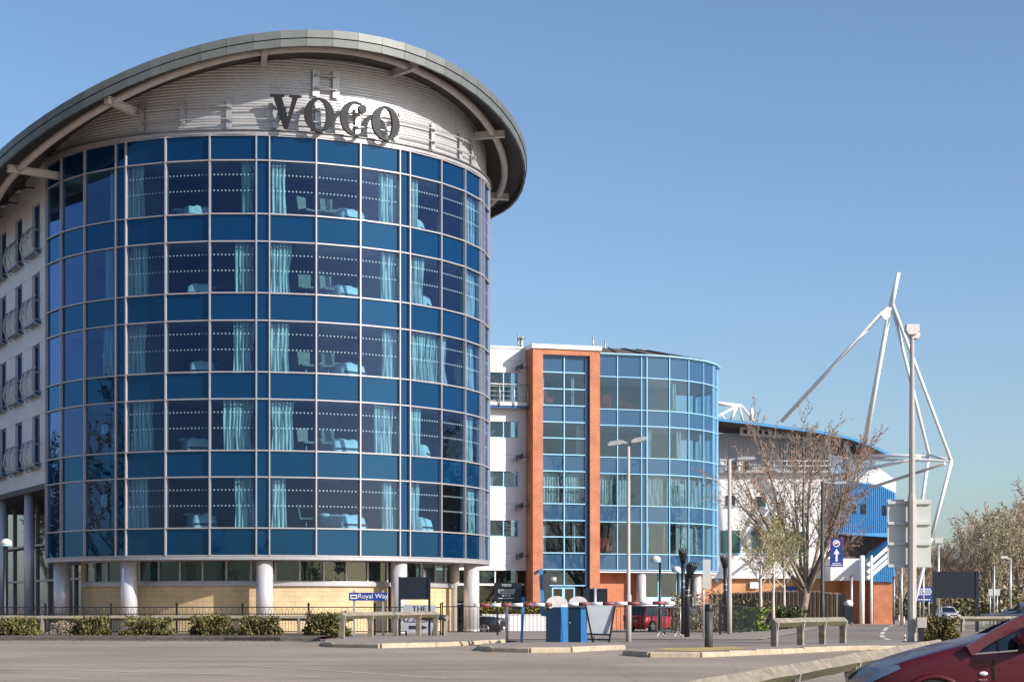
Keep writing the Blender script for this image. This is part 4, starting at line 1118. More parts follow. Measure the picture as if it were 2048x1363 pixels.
# roof truss on the left and the mast
def pole(name, a, b, Ya, Yb, w, parent, mat=M_steel, n=10, w2=None):
    m = MB(); w2 = w2 or w; m.tube([P(a[0], a[1], Ya), P(b[0], b[1], Yb)], [w/2*Ya/F, w2/2*Yb/F], n); return m.obj(name, mat, parent)
for a, b, w in (((1415, 803), (1482, 812), 8), ((1482, 810), (1512, 846), 5), ((1473, 814), (1460, 842), 6), ((1468, 814), (1415, 845), 5), ((1480, 816), (1486, 842), 4), ((1440, 826), (1452, 840), 3), ((1415, 838), (1470, 816), 3), ((1503, 840), (1503, 816), 8)):
    pole('roof_truss', a, b, 172, 172, w, stad)
MY = 152
mast = thing('roof_mast', 'tall white tubular mast and stays holding up the stadium roof', 'mast', P(1838, 1225, MY))
pole('mast_tip', (1782, 612), (1797, 545), MY, MY, 11, mast, w2=8)
m = MB(); m.prism([(PX(x, MY), PZ(y, MY)) for x, y in ((1785, 604), (1759, 627), (1770, 640), (1783, 632))], lambda u, v, d: (u, d, v), MY-.1, MY+.1); m.obj('gusset', M_steel, mast, True)
pole('stay', (1765, 625), (1563, 842), MY, MY+6, 8, mast); pole('main_strut', (1780, 615), (1729, 888), MY, MY+4, 9, mast, w2=11)
pole('stay', (1784, 610), (1858, 910), MY, MY-1, 7, mast); pole('stay', (1785, 607), (1902, 920), MY, MY-3, 7, mast)
pole('outrigger', (1690, 911), (1860, 911), MY+4, MY-1, 6, mast); pole('outrigger', (1710, 918), (1903, 921), MY+4, MY-3, 6, mast)
pole('outrigger', (1650, 955), (1840, 915), MY+6, MY-1, 7, mast); pole('outrigger', (1856, 909), (1903, 921), MY-1, MY-3, 6, mast)
pole('outrigger', (1740, 975), (1890, 926), MY+4, MY-3, 6, mast, M_cream)
pole('tie_down', (1857, 912), (1836, 1060), MY-1, MY-2, 7, mast); pole('tie_down', (1903, 922), (1862, 1075), MY-3, MY-3, 7, mast); pole('tie_down', (1862, 1075), (1822, 1232), MY-3, MY-3, 7, mast)

# ================================================================== STREET FURNITURE
def base_at(x, y):
    p = G(x, y); return p, F/p.y          # ground place and photo pixels per metre there
def text_mesh(txt, size, mat, extrude=.004):
    cu = bpy.data.curves.new('t', 'FONT'); cu.body = txt; cu.size = size; cu.extrude = extrude; cu.align_x = 'CENTER'; cu.align_y = 'CENTER'
    o = bpy.data.objects.new('t', cu); COL.objects.link(o); bpy.context.view_layer.update()
    me = bpy.data.meshes.new_from_object(o.evaluated_get(bpy.context.evaluated_depsgraph_get())); bpy.data.objects.remove(o)
    me.materials.clear(); me.materials.append(mat); return me
def text_on(name, txt, size, mat, c, parent, sx=1.0):
    """upright lettering facing the camera side, centred at world point c"""
    me = text_mesh(txt, size, mat)
    for v in me.vertices: v.co = Vector((v.co.x*sx, -v.co.z, v.co.y))
    return put(name, me, parent, c)
# ---- timber knee rails (square beam laid on edge, strapped to posts)
def knee_rail(label, pts, posts, h, sec=.13, group='timber knee rails', extend=.12):
    """pts: two ground Vectors of the rail's line; posts: list of fractions"""
    a, b = pts; root = thing('timber_knee_rail', label, 'rail', a.lerp(b, .5), group)
    d = (b-a); d.z = 0; d.normalize(); side = Vector((-d.y, d.x, 0))
    def top(t): q = a.lerp(b, t); return Vector((q.x, q.y, gz(q.x, q.y)))
    e0, e1 = top(0), top(1); zt = h; U = Vector((0, 0, 1)); r = sec*.7071
    p0, p1 = e0-d*extend+U*(zt-r), e1+d*extend+U*(zt-r)
    nseg = max(2, int((p1-p0).length/.5)); rn = random.Random(len(label)); m = MB(); m2 = MB()
    prev = None
    for i in range(nseg+1):
        c = p0.lerp(p1, i/nseg)+U*rn.uniform(-.006, .006)
        rr = r*(1+rn.uniform(-.05, .05)); ringp = [c+U*rr, c-side*rr, c-U*rr, c+side*rr]
        if prev:
            for k in range(4):
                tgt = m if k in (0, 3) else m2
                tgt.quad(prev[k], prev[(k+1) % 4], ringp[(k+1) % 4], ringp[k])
        else: m.quad(*ringp)
        prev = ringp
    m.quad(*reversed(prev))
    m.obj('beam', M_wood, root, True); m2.obj('beam_lower_faces', M_wood2, root, True)
    for t in posts:
        g = top(t); w = .07
        m = MB(); c0 = g; prof = [(-w, -.3), (w, -.3), (w, zt-2*r+.07), (0, zt-2*r-.01), (-w, zt-2*r+.07)]
        m.prism(prof, lambda u, v, dd: c0+side*u+d*dd+U*v, -.055, .055); po = m.obj('post', M_wood, root, True)
        m = MB(); s_ = r+.006
        for sg in (-1, 1):
            q0, q1, q2 = g+U*(zt+.006), g+side*sg*s_*1.0+U*(zt-r), g+side*sg*(w+.004)+U*(zt-2*r-.12)
            m.bar(q0, q1, .05, .005, (q1-q0).cross(d)); m.bar(q1, q2, .05, .005, (q2-q1).cross(d))
        m.obj('strap', M_galv, po)
    return root
knee_rail('long weathered timber knee rail in front of the bushes and railings', [G(-60, 1269.5), G(700, 1269.5)], [.04, .19, .33, .475, .603, .74, .865, .985], .69)
knee_rail('timber knee rail on the island below the street name sign', [G(684, 1284), G(871, 1273)], [.0, .27, .53, .79, 1], .84, .14)
knee_rail('short timber knee rail behind the blank black board', [G(838, 1271), G(890, 1272.5)], [.0, 1], .72)
knee_rail('four-post timber knee rail beside the black bollard', [G(1549, 1301), G(1686, 1293.5)], [0, .36, .68, 1], .74, .145)
knee_rail('timber knee rail in the foreground running under the maroon car', [Vector((.9, 16.3, 0)), Vector((6.6, 29.0, 0))], [.18, .40, .605, .82], .765, .155)
knee_rail('timber knee rail beyond the right-hand blank board', [G(1895, 1263), G(2080, 1262)], [.16, .66], .62, .14)
# ---- iron railings
def railing_panel(label, a, b, style, h=.98, group='black iron railings'):
    root = thing('iron_railing', label, 'railing', a.lerp(b, .5), group); U = Vector((0, 0, 1)); L = (Vector((b.x-a.x, b.y-a.y, 0))).length
    def pt(t, z): q = a.lerp(b, t); return Vector((q.x, q.y, gz(q.x, q.y)+z))
    for t in (0.006, .994):
        m = MB(); m.bar(pt(t, -.1), pt(t, h+.10), .045); po = m.obj('post', M_black, root)
        m = MB(); q = pt(t, h+.10); m.lathe([(.036, 0), (.04, .02), (.015, .05)], 8, (q.x, q.y, q.z)); m.obj('post_cap', M_black, po)
    for z in ((.12, h-.24, h) if style == 'hoop' else (.12, h)):
        m = MB(); m.bar(pt(.01, z), pt(.99, z), .02, .035); m.obj('rail', M_black, root)
    n = max(3, int(L/{'hoop': .10, 'plain': .13, 'sparse': .26}[style])); m = MB(); d = (b-a); d.z = 0; d.normalize()
    for i in range(1, n):
        t = i/n
        if style == 'hoop':
            m.bar(pt(t, .1), pt(t, h-.24), .013)
            if i % 2: 
                t2 = (i+1)/n
                if i+1 < n:
                    m.bar(pt(t, h-.24), pt(t, h-.09), .012); m.bar(pt(t2, h-.24), pt(t2, h-.09), .012); m.bar(pt(t, h-.09), pt(t2, h-.09), .012); tm = (t+t2)/2; m.bar(pt(tm, h-.09), pt(tm, h), .012)
        else: m.bar(pt(t, .1), pt(t, h+(.0 if i % 2 else -.08)), .014)
    ob = m.obj('bars', M_black, root); ob['kind'] = 'stuff'
    return root
def railing_run(p, q, n, style, words):
    for i in range(n): railing_panel(words % (i+1) if '%d' in words else words, p.lerp(q, i/n), p.lerp(q, (i+1)/n), style)
orn = ['first', 'second', 'third', 'fourth', 'fifth', 'sixth', 'seventh', 'eighth', 'ninth', 'tenth', 'eleventh', 'twelfth']
ra, rb = Vector((PX(-40, 66.5), 66.5, 0)), Vector((PX(882, 66.0), 66.0, 0))
for i in range(7): railing_panel('square-hooped black iron railing before the tower, %s panel from the left' % orn[i], ra.lerp(rb, i/7), ra.lerp(rb, (i+1)/7), 'hoop')
ra, rb = Vector((PX(884, 65.8), 65.8, 0)), Vector((PX(1440, 65.5), 65.5, 0))
for i in range(5): railing_panel('plain-barred black iron railing behind the car park barriers, %s panel from the left' % orn[i], ra.lerp(rb, i/5), ra.lerp(rb, (i+1)/5), 'plain', 1.0)
ra, rb = Vector((PX(1441, 65.6), 65.6, 0)), Vector((PX(1512, 80), 80, 0))
for i in range(4): railing_panel('black iron railing running back beside the street lamp, %s panel from the bollard' % orn[i], ra.lerp(rb, i/4), ra.lerp(rb, (i+1)/4), 'sparse', 1.05)
# ---- lamps
def dome_lamp(label, x, ytop, Y, head=1, xh=None, group='black lamp posts with dome heads'):
    zb0 = gz(PX(x, Y), Y); z = PZ(ytop, Y); root = thing('lamp_post', label, 'street lamp', (PX(x, Y), Y, zb0), group)
    X = PX(x, Y); m = MB(); m.lathe([(.09, zb0-.1), (.09, zb0+.9), (.055, zb0+1.0), (.05, z-.3)], 12, (X, Y, 0)); m.obj('pole', M_black, root)
    hx = PX(xh if xh else x, Y)
    m = MB(); m.bar((X, Y, z-.30), (hx, Y, z-.26), .07, .08); m.lathe([(.04, z-.32), (.21, z-.29), (.235, z-.245)], 18, (hx, Y, 0)); hd = m.obj('lamp_base', M_frame2, root)
    m = MB(); m.lathe([(.235, z-.243), (.21, z-.11), (.13, z-.03), (.02, z)], 18, (hx, Y, 0)); m.obj('dome', M_dome, hd)
    return root
dome_lamp('black lamp post with pale dome at the far left by the entrance', 9, 1076, 72, xh=12)
dome_lamp('black lamp post with pale dome in front of the glazed block', 1320, 1110, 80, xh=1311)
dome_lamp('shorter dome-headed lamp post half hidden by the black carved posts', 1356, 1131, 88, xh=1353)
def column_lamp(label, x, yb, ytop, w0, w1, heads, mat=M_concpost, group='tall street lamps'):
    p, s = base_at(x, yb); Y = p.y; root = thing('street_lamp', label, 'street lamp', p, group); zt = PZ(ytop, Y)
    m = MB(); m.lathe([(w0/2/s, p.z-.1), (w0/2/s, p.z+1.3), (w1/2/s*1.25, p.z+1.36), (w1/2/s, zt)], 16, (p.x, Y, 0)); m.obj('column', mat, root)
    for (xa, ya, xb, yb_, hw) in heads:
        m = MB(); q0, q1 = P(xa, ya, Y), P(xb, yb_, Y); dd = (q1-q0).normalized(); m.bar(P(x, ytop+1, Y), q0+dd*.05, .06, .06); ar = m.obj('arm', M_galv, root)
        m = MB(); L = (q1-q0).length
        m.prism([(0, -.03), (L*.3, -.06), (L*.95, -.05), (L, 0), (L*.9, .06), (L*.25, .07), (0, .04)], lambda u, v, d: q0+dd*u+Vector((0, d, v)), -.14, .14); m.obj('lamp_head', M_galv, root, True)
    return root
column_lamp('tall street lamp with twin heads in front of the glazed block', 1257, 1283, 884, 11.5, 6, [(1248, 884, 1215, 888, 5), (1262, 883, 1293, 876, 5)])
column_lamp('tall street lamp with single head before the white stadium wall', 1459, 1268, 918, 10, 7, [(1474, 917, 1511, 916, 5)])
c_ = column_lamp('dark grey lamp column carrying the blue arrow banner', 1645, 1252, 962, 9, 6, [(1666, 966, 1693, 964, 4)], M_dgrey)
# floodlight column on the right with the sign back
p, s = base_at(1824, 1287.5); Y = p.y
root = thing('floodlight_column', 'tall pale floodlight column carrying the back of a grey road sign', 'street lamp', p)
m = MB(); zt = PZ(668, Y); m.lathe([(8.8/s, p.z-.1), (8.8/s, PZ(1000, Y)), (6.5/s, PZ(985, Y)), (4.2/s, zt)], 8, (p.x, Y, 0), False); m.obj('column', M_concpost, root)
m = MB(); m.cbox((p.x, Y, p.z+.04), (.42, .42, .09)); m.obj('base_plate', M_dgrey, root)
for dx, y, w, h in ((-1, 660, 27, 20), (6, 671, 20, 11)):
    m = MB(); c = P(1824+dx, y, Y); ww, hh = w/s/2, h/s/2
    m.prism([(-ww, -hh*.1), (-ww*.9, hh), (ww*.95, hh), (ww, -hh*.1), (ww*.6, -hh), (-ww*.6, -hh)], lambda u, v, d: c+Vector((u, d+(.1 if dx > 0 else -.05), v)), -.16, .16); m.obj('flood_lamp', M_dome, root, True)
bs = thing('road_sign_back', 'large grey back of a road sign clamped behind the floodlight column', 'road sign', P(1819, 1136, Y+.16))
M_sback = pmat('sign_back_grey', (.50, .51, .47), .5, .1, var=.06, scale=2, stain=.1)
for i, (x0, x1, y0, y1) in enumerate(((1775, 1862, 998, 1045), (1775, 1862, 1046, 1087), (1775, 1862, 1088, 1134))):
    m = MB(); a, b = P(x0, y1, Y+.2), P(x1, y0, Y+.2); m.box((a.x, Y+.20, a.z), (b.x, Y+.22, b.z)); m.obj('sign_panel', M_sback, bs)
for y in (1005, 1046, 1087, 1131):
    m = MB(); a, b = P(1775, y+1, Y+.2), P(1862, y-1, Y+.2); m.box((a.x, Y+.13, a.z-.02), (b.x, Y+.198, b.z+.03)); m.obj('stiffener', M_sback, bs)
# ---- signs
def board_on_posts(label, x0, x1, y0, y1, yb, name='blank_sign_board', mat=M_navy, pw=4.5, group='blank black sign boards', posts=True, yb2=None):
    p, s = base_at((x0+x1)/2, yb); Y = p.y; root = thing(name, label, 'sign board', p, group)
    a, b = P(x0, y1, Y), P(x1, y0, Y); m = MB(); m.box((a.x+pw/s, Y-.03, a.z), (b.x-pw/s, Y+.03, b.z)); m.obj('board', mat, root)
    for x in (x0+pw/2, x1-pw/2):
        X = PX(x, Y); m = MB(); m.box((X-pw/2/s, Y-.06, gz(X, Y)-.1), (X+pw/2/s, Y+.06, b.z+.005)); m.obj('post', mat, root)
    return root
board_on_posts('blank black sign board in front of the fourth tower column', 797, 861, 1153, 1198, 1272)
p, s = base_at(1911, 1262); board_on_posts('large blank navy sign board above the right-hand bush', 1865, 1957, 1142, 1195, 1262, pw=6)
# street name plate
p, s = base_at(738, 1270); Y = p.y; root = thing('street_name_sign', 'blue Royal Way street name plate on two posts', 'street sign', p)
a, b = P(698, 1200, Y), P(775, 1184, Y); m = MB(); m.box((a.x, Y-.03, a.z), (b.x, Y-.005, b.z)); pl = m.obj('name_plate', M_sign, root)
for x in (708, 766):
    X = PX(x, Y); m = MB(); m.box((X-.035, Y, p.z-.1), (X+.035, Y+.07, b.z+.08)); m.obj('post', M_galv, root)
text_on('lettering', 'Royal Way', .235, M_text, P(746, 1191.5, Y)+Vector((0, -.036, 0)), pl)
m = MB(); a, b = P(701, 1196.5, Y), P(714.5, 1188, Y); m.box((a.x, Y-.036, a.z), (b.x, Y-.031, b.z)); m.obj('council_badge', M_text, pl)
m = MB(); a, b = P(703, 1194, Y), P(712.5, 1190.5, Y); m.box((a.x, Y-.040, a.z), (b.x, Y-.0365, b.z)); m.obj('badge_print', M_dgrey, pl)
# cafe sign
Y = 64.2; root = thing('cafe_sign', 'grey Jazz Cafe sign with black arrow behind the knee rail', 'sign', P(838, 1268, Y))
m = MB(); M_cafe = pmat('cafe_sign_grey', (.36, .37, .42), .5, var=.08)
m.prism([(PX(x, Y), PZ(y, Y)) for x, y in ((807, 1208), (871, 1209), (871, 1235), (864, 1262), (845, 1265), (816, 1264), (808, 1256), (806, 1240))], lambda u, v, d: (u, d, v), Y, Y+.04); bd = m.obj('board', M_cafe, root, True)
for txt, x, y, sz in (('THE', 839, 1217, .26), ('JAZZ CAFÉ', 838, 1238, .30)): text_on('lettering', txt, sz, M_blkt, P(x, y, Y)+Vector((0, -.008, 0)), bd)
m = MB(); m.prism([(PX(x, Y), PZ(y, Y)) for x, y in ((818, 1250), (836, 1250), (836, 1246.5), (856, 1254), (836, 1261), (836, 1257), (818, 1257))], lambda u, v, d: (u, d, v), Y-.012, Y-.004); m.obj('arrow', M_blkt, bd, True)
for x in (812, 866):
    m = MB(); X = PX(x, Y); m.box((X-.03, Y+.045, gz(X, Y)-.1), (X+.03, Y+.10, PZ(1212, Y))); m.obj('post', M_black, root)
# voco notice
p, s = base_at(1014, 1290); Y = p.y; root = thing('notice_sign', 'small black hotel notice on a grey pole beside the barrier arm', 'sign', p)
m = MB(); m.tube([(p.x, Y, p.z-.1), (p.x, Y, PZ(1168, Y))], .038, 12); m.obj('pole', M_galv, root)
a, b = P(988, 1202, Y), P(1037, 1164.5, Y); m = MB(); m.box((a.x, Y-.075, a.z), (b.x, Y-.05, b.z)); bd = m.obj('board', M_navy, root)
m = MB(); m.box((b.x+.002, Y-.07, a.z), (b.x+.07, Y+.05, b.z)); m.obj('board_side', M_black, root)
text_on('lettering', 'VOCO', .085, M_text, P(1013, 1169.5, Y)+Vector((0, -.081, 0)), bd)
rn = random.Random(4); m = MB()
for y, w in ((1178.5, 33), (1182.3, 34), (1186, 30), (1190, 17), (1195.2, 32)):
    x = 1013-w/2
    while x < 1013+w/2:
        l = rn.uniform(2.5, 5.5); q0, q1 = P(x, y+.9, Y), P(min(x+l, 1013+w/2), y-.4, Y); m.box((q0.x, Y-.081, q0.z), (q1.x, Y-.077, q1.z)); x += l+1.0
sp_ = m.obj('small_print', M_text, bd); sp_['kind'] = 'stuff'
# black board on a grey pole behind the barriers
p, s = base_at(1190, 1288); Y = p.y; root = thing('pole_sign', 'black board on a grey pole behind the second barrier cabinet', 'sign board', p, 'blank black sign boards')
m = MB(); m.tube([(p.x, Y, p.z-.1), (p.x, Y, PZ(1174, Y))], .04, 12); m.obj('pole', M_galv, root)
m = MB(); a, b = P(1167, 1203, Y), P(1215, 1176, Y); m.box((a.x, Y+.045, a.z), (b.x, Y+.07, b.z)); m.obj('board', M_navy, root)
# blank pavement panel on angled legs
p, s = base_at(1200, 1289); Y = p.y-.6; root = thing('pavement_panel', 'blank silver panel on a black frame right of the barrier cabinets', 'sign board', (p.x, Y, p.z))
M_pan = pmat('blank_panel', (.46, .48, .52), .45, var=.06)
m = MB(); m.prism([(PX(x, Y), PZ(y, Y)) for x, y in ((1171, 1209), (1230, 1210), (1221, 1267), (1173, 1265))], lambda u, v, d: (u, d+.12*(v-.9)*-1, v), Y-.01, Y+.02); m.obj('panel', M_pan, root, True)
for a, b in (((1230, 1210), (1217, 1290)), ((1171, 1208), (1187, 1290)), ((1173, 1266.5), (1222, 1268.5)), ((1174, 1277), (1219, 1278.5))):
    m = MB(); m.bar(P(a[0], a[1], Y-.03), P(b[0], b[1], Y-.03), .045); m.obj('frame_bar', M_black, root)
# white panel on a pole
p, s = base_at(1407, 1276); Y = p.y; root = thing('pole_sign', 'narrow pale sign back on a thin pole left of the bollard', 'sign board', p)
m = MB(); m.tube([(p.x, Y, p.z-.1), (p.x, Y, PZ(1120, Y))], .03, 10); m.obj('pole', M_galv, root)
m = MB(); a, b = P(1405, 1176, Y), P(1421, 1118, Y); m.box((a.x, Y-.07, a.z), (b.x, Y-.04, b.z)); m.obj('panel', M_sback, root)
# arrow banner
p, s = base_at(1645, 1252); Y = p.y; root = thing('arrow_banner', 'blue banner with club crest and white arrow on the lamp column', 'sign', P(1673, 1134, Y))
a, b = P(1660, 1133, Y), P(1686, 1076, Y); m = MB(); m.box((a.x, Y-.02, a.z), (b.x, Y+.02, b.z)); bd = m.obj('banner', M_sign, root)
def flat(name, mat, pts, d0, d1, par): m = MB(); m.prism([(PX(x, Y), PZ(y, Y)) for x, y in pts], lambda u, v, d: (u, d, v), Y-d1, Y-d0); return m.obj(name, mat, par, True)
flat('arrow', M_text, [(1671, 1122), (1671, 1107), (1667, 1107), (1673, 1096), (1679, 1107), (1675, 1107), (1675, 1122)], .022, .03, bd)
flat('crest', M_text, ell(1672.5, 1086, 7, 7, 20), .022, .028, bd); flat('crest_ring', M_red, ell(1672.5, 1086, 5.2, 5.2, 18), .029, .033, bd); flat('crest_centre', M_text, [(1669, 1083), (1676, 1083), (1676, 1085), (1669, 1088)], .034, .037, bd); flat('crest_stripe', M_sign, [(1669, 1088.5), (1676, 1085.5), (1675, 1089), (1671, 1090)], .034, .037, bd)
m = MB(); rn = random.Random(2)
for y, x0, x1 in ((1126, 1665, 1681), (1129.5, 1662.5, 1683.5)):
    x = x0
    while x < x1: l = rn.uniform(1.5, 3); q0, q1 = P(x, y+1, Y), P(min(x1, x+l), y-.8, Y); m.box((q0.x, Y-.03, q0.z), (q1.x, Y-.022, q1.z)); x += l+.6
sp_ = m.obj('small_print', M_text, bd); sp_['kind'] = 'stuff'
for y in (1079, 1131): m = MB(); m.bar(P(1645, y, Y), P(1686, y, Y), .03); m.obj('banner_arm', M_dgrey, root)
for x0, x1, y0, y1 in ((1659.5, 1661, 1075.5, 1100), (1685, 1686.5, 1075.5, 1100)): flat('red_edge', M_red, [(x0, y0), (x1, y0), (x1, y1), (x0, y1)], .022, .026, bd)
# blue direction sign
p, s = base_at(1848, 1247); Y = p.y; root = thing('direction_sign', 'blue direction sign with white lines of text behind the column', 'road sign', p)
for x0, x1, y0, y1 in ((1829, 1869, 1173, 1193), (1829, 1869, 1194, 1202)):
    a, b = P(x0, y1, Y), P(x1, y0, Y); m = MB(); m.box((a.x, Y-.03, a.z), (b.x, Y, b.z)); bd = m.obj('sign_plate', M_sign, root); m = MB(); y = y0+4
    while y < y1-2:
        x = x0+7
        while x < x1-8: l = rn.uniform(2, 5); q0, q1 = P(x, y+1.1, Y), P(x+l, y-.9, Y); m.box((q0.x, Y-.037, q0.z), (q1.x, Y-.031, q1.z)); x += l+1
        y += 3.6
    m.prism([(PX(x, Y), PZ(yy, Y)) for x, yy in ((x0+1, y0+6), (x0+4, y0+3), (x0+4, y0+9))], lambda u, v, d: (u, d, v), Y-.037, Y-.031)
    sp_ = m.obj('small_print', M_text, bd); sp_['kind'] = 'stuff'
for x in (1840, 1858): X = PX(x, Y); m = MB(); m.tube([(X, Y+.05, p.z-.1), (X, Y+.05, PZ(1174, Y))], .05, 8); m.obj('post', M_galv, root)
# ---- car park barriers
def cabinet(label, x0, xm, x1, ytop, yb, group='blue barrier cabinets'):
    p, s = base_at((x0+x1)/2, yb); Y = p.y; root = thing('barrier_cabinet', label, 'barrier', p, group)
    zt = PZ(ytop, Y); xa, xb, xc = PX(x0, Y), PX(xm, Y), PX(x1, Y); D = .42
    m = MB(); m.box((xa, Y-D/2, p.z), (xb, Y+D/2, zt)); m.obj('body', M_barb, root)
    m = MB(); m.box((xb+.002, Y-D/2-.004, p.z), (xc, Y+D/2+.004, zt)); m.obj('side_panel', M_barl, root)
    m = MB(); m.box((xb+.001, Y-D/2-.006, zt+.001), (xc, Y+D/2+.006, zt+.06)); m.obj('white_band', M_white, root)
    m = MB(); m.box((xa, Y-D/2, zt+.001), (xb, Y+D/2, zt+.055)); m.obj('collar', M_dome, root)
    # domed hood
    cx, w = (xa+xc)/2, (xc-xa)/2; prof = [(cx-w, zt+.061)]+[(cx+w*cos(pi-a), zt+.061+.22*sin(a)**.8) for a in [pi*i/12 for i in range(1, 12)]]+[(cx+w, zt+.061)]
    m = MB(); m.prism(prof, lambda u, v, d: (u, d, v), Y-D/2, Y+D/2); m.obj('hood', M_dome, root, True)
    return root, p, s
c1, p1, s1 = cabinet('nearer blue barrier cabinet whose striped arm reaches left past the notice', 1092, 1121, 1135, 1213, 1291)
c2, p2, s2 = cabinet('further blue barrier cabinet whose striped arm reaches right towards the red car', 1136.5, 1161, 1175, 1213, 1288)
Y = p1.y-.215; m = MB(); m.prism([(PX(x, Y), PZ(y, Y)) for x, y in ((1121.5, 1215), (1134, 1215), (1134, 1290.5), (1126.5, 1290.5))], lambda u, v, d: (u, d, v), Y-.012, Y); m.obj('tapering_stripe', M_barl, c1, True)
m = MB(); q = P(1139, 1244, p2.y); m.tube([(q.x, p2.y-.22, q.z), (q.x, p2.y-.245, q.z)], .02, 8); m.obj('lock', M_galv, c2)
Y = p1.y-.24; m = MB(); q = P(1101, 1208.5, Y); m.tube([(q.x, Y, q.z), (q.x, Y-.10, q.z)], .085, 16); mo = m.obj('arm_pivot', M_dome, c1); m = MB(); m.tube([(q.x, Y-.10, q.z), (q.x, Y-.115, q.z)], .04, 12); m.obj('pivot_cap', M_black, mo)
def boom(xs, y0, y1, Y, first, group):
    root = put('arm', None, group, P(xs[0], y0, Y)); col = first
    for a, b in zip(xs, xs[1:]):
        yy = lambda x: lerp(y0, y1, (x-xs[0])/(xs[-1]-xs[0]))
        m = MB(); m.tube([P(a, yy(a), Y), P(b, yy(b), Y)], .046, 12); m.obj('red_band' if col else 'white_band', M_boomr if col else M_boomw, root); col = not col
    return root
boom([948, 959, 980, 1002, 1023, 1046, 1067, 1090, 1102], 1209.5, 1208, p1.y-.36, False, c1)
boom([1106, 1132, 1157, 1181, 1205, 1230, 1255, 1279, 1305, 1330, 1346], 1207.5, 1204.5, p2.y-.30, True, c2)
# ticket posts
p, s = base_at(1042, 1290); Y = p.y; root = thing('ticket_post', 'leaning bright blue ticket post with navy box by the notice', 'ticket machine', p)
m = MB(); a, b = P(1045, 1291, Y), P(1051, 1193, Y); 
m.bar(P(1042.5, 1291, Y), P(1047.5, 1193, Y), 5.2/s, .16, (0, 1, 0)); m.obj('post', M_barl, root)
m = MB(); q0, q1 = P(1024, 1217, Y), P(1042, 1199, Y); m.box((q0.x, Y-.02, q0.z), (q1.x, Y+.2, q1.z)); m.obj('ticket_box', M_barb, root)
m = MB(); q0, q1 = P(1041, 1217, Y), P(1044.5, 1193, Y); m.box((q0.x, Y-.03, q0.z), (q1.x, Y+.14, q1.z)); m.obj('box_edge', M_barl, root)
Y = p1.y+.05; root = thing('signal_post', 'tall curved blue signal post bolted to the nearer barrier cabinet', 'signal', P(1090, 1230, Y))
m = MB(); m.bar(P(1081.5, 1137, Y), P(1086, 1228, Y), 7.5/s1, .10, (0, 1, 0)); m.bar(P(1083, 1227, Y), P(1092, 1228, Y), .07, .09); m.obj('post', M_barl, root)
m = MB(); q0, q1 = P(1085.5, 1174, Y), P(1099, 1147, Y); m.box((q0.x, Y-.12, q0.z), (q1.x, Y+.12, q1.z)); sg = m.obj('signal_box', M_dgrey, root)
m = MB(); q = P(1099, 1158, Y); m.tube([q, q+Vector((.17, -.02, 0))], .065, 14); m.obj('visor', M_galv, sg)
m = MB(); m.bar(P(1082, 1138, Y), P(1076, 1142, Y), .05); m.bar(P(1077, 1141, Y), P(1068, 1147, Y), .10, .08); m.obj('camera', M_dgrey, root)
# ---- bollard, carved posts, crowd barriers, cone, bins
p, s = base_at(1417.5, 1303.5); root = thing('bollard', 'thick black bollard on the island with yellow tactile paving', 'bollard', p)
z = p.z+.10; m = MB(); m.lathe([(.092, z-.2), (.092, z+.80)], 22, (p.x, p.y, 0)); m.obj('shaft', M_dgrey, root)
m = MB(); m.lathe([(.094, z+.802), (.097, z+.81), (.097, z+.93), (.085, z+.955), (.03, z+.965)], 22, (p.x, p.y, 0)); m.obj('cap', M_black, root)
def carved_post(label, x, yb, ytop, w, lean, flare, Y=None):
    if Y is None: p, s = base_at(x, yb); Y = p.y
    else: s = F/Y; p = Vector((PX(x, Y), Y, gz(PX(x, Y), Y)))
    root = thing('carved_post', label, 'sculpture', p, 'black carved totem posts'); zt = PZ(ytop, Y); r = w/2/s; H = zt-p.z
    m = MB(); m.tube([(p.x, Y, p.z-.1), (p.x, Y, p.z+H*.5), (p.x+lean*.4, Y, zt-.45)], [r*1.08, r, r*.9], 14); sh = m.obj('shaft', M_black, root)
    m = MB(); c = Vector((p.x+lean*.4, Y, zt-.5)); n = 13
    for k in range(n):
        a = 2*pi*k/n; d = Vector((cos(a), sin(a), 0)); m.tube([c+d*r*.6, c+d*r*1.0+Vector((lean*.3, 0, .2)), c+d*r*flare*.8+Vector((lean*.7, 0, .34)), c+d*r*flare+Vector((lean, 0, .46+.05*sin(3*k)))], [.05, .055, .05, .02], 6)
    m.lathe([(r*.8, .0), (r*1.1, .25), (r*flare*.75, .36), (.05, .42)], 12, tuple(c)); m.obj('fluted_head', M_black, root)
    for zz in (.55, .62):
        m = MB(); q = p.z+H*zz; m.lathe([(r*1.05, q), (r*1.05, q+.03)], 16, (p.x+lean*.1, Y, 0)); m.obj('band', M_galv, root)
    return root
carved_post('taller black carved post with fluted head by the crowd barrier', 1366, 1268, 1097, 8.5, 0, 2.0)
carved_post('leaning-headed black carved post just right of the taller one', 1374, 1274, 1123, 10.5, .16, 1.7)
carved_post('black carved post partly hidden behind the single-headed street lamp', 1451, 1250, 1110, 8.5, -.05, 1.7, 78)
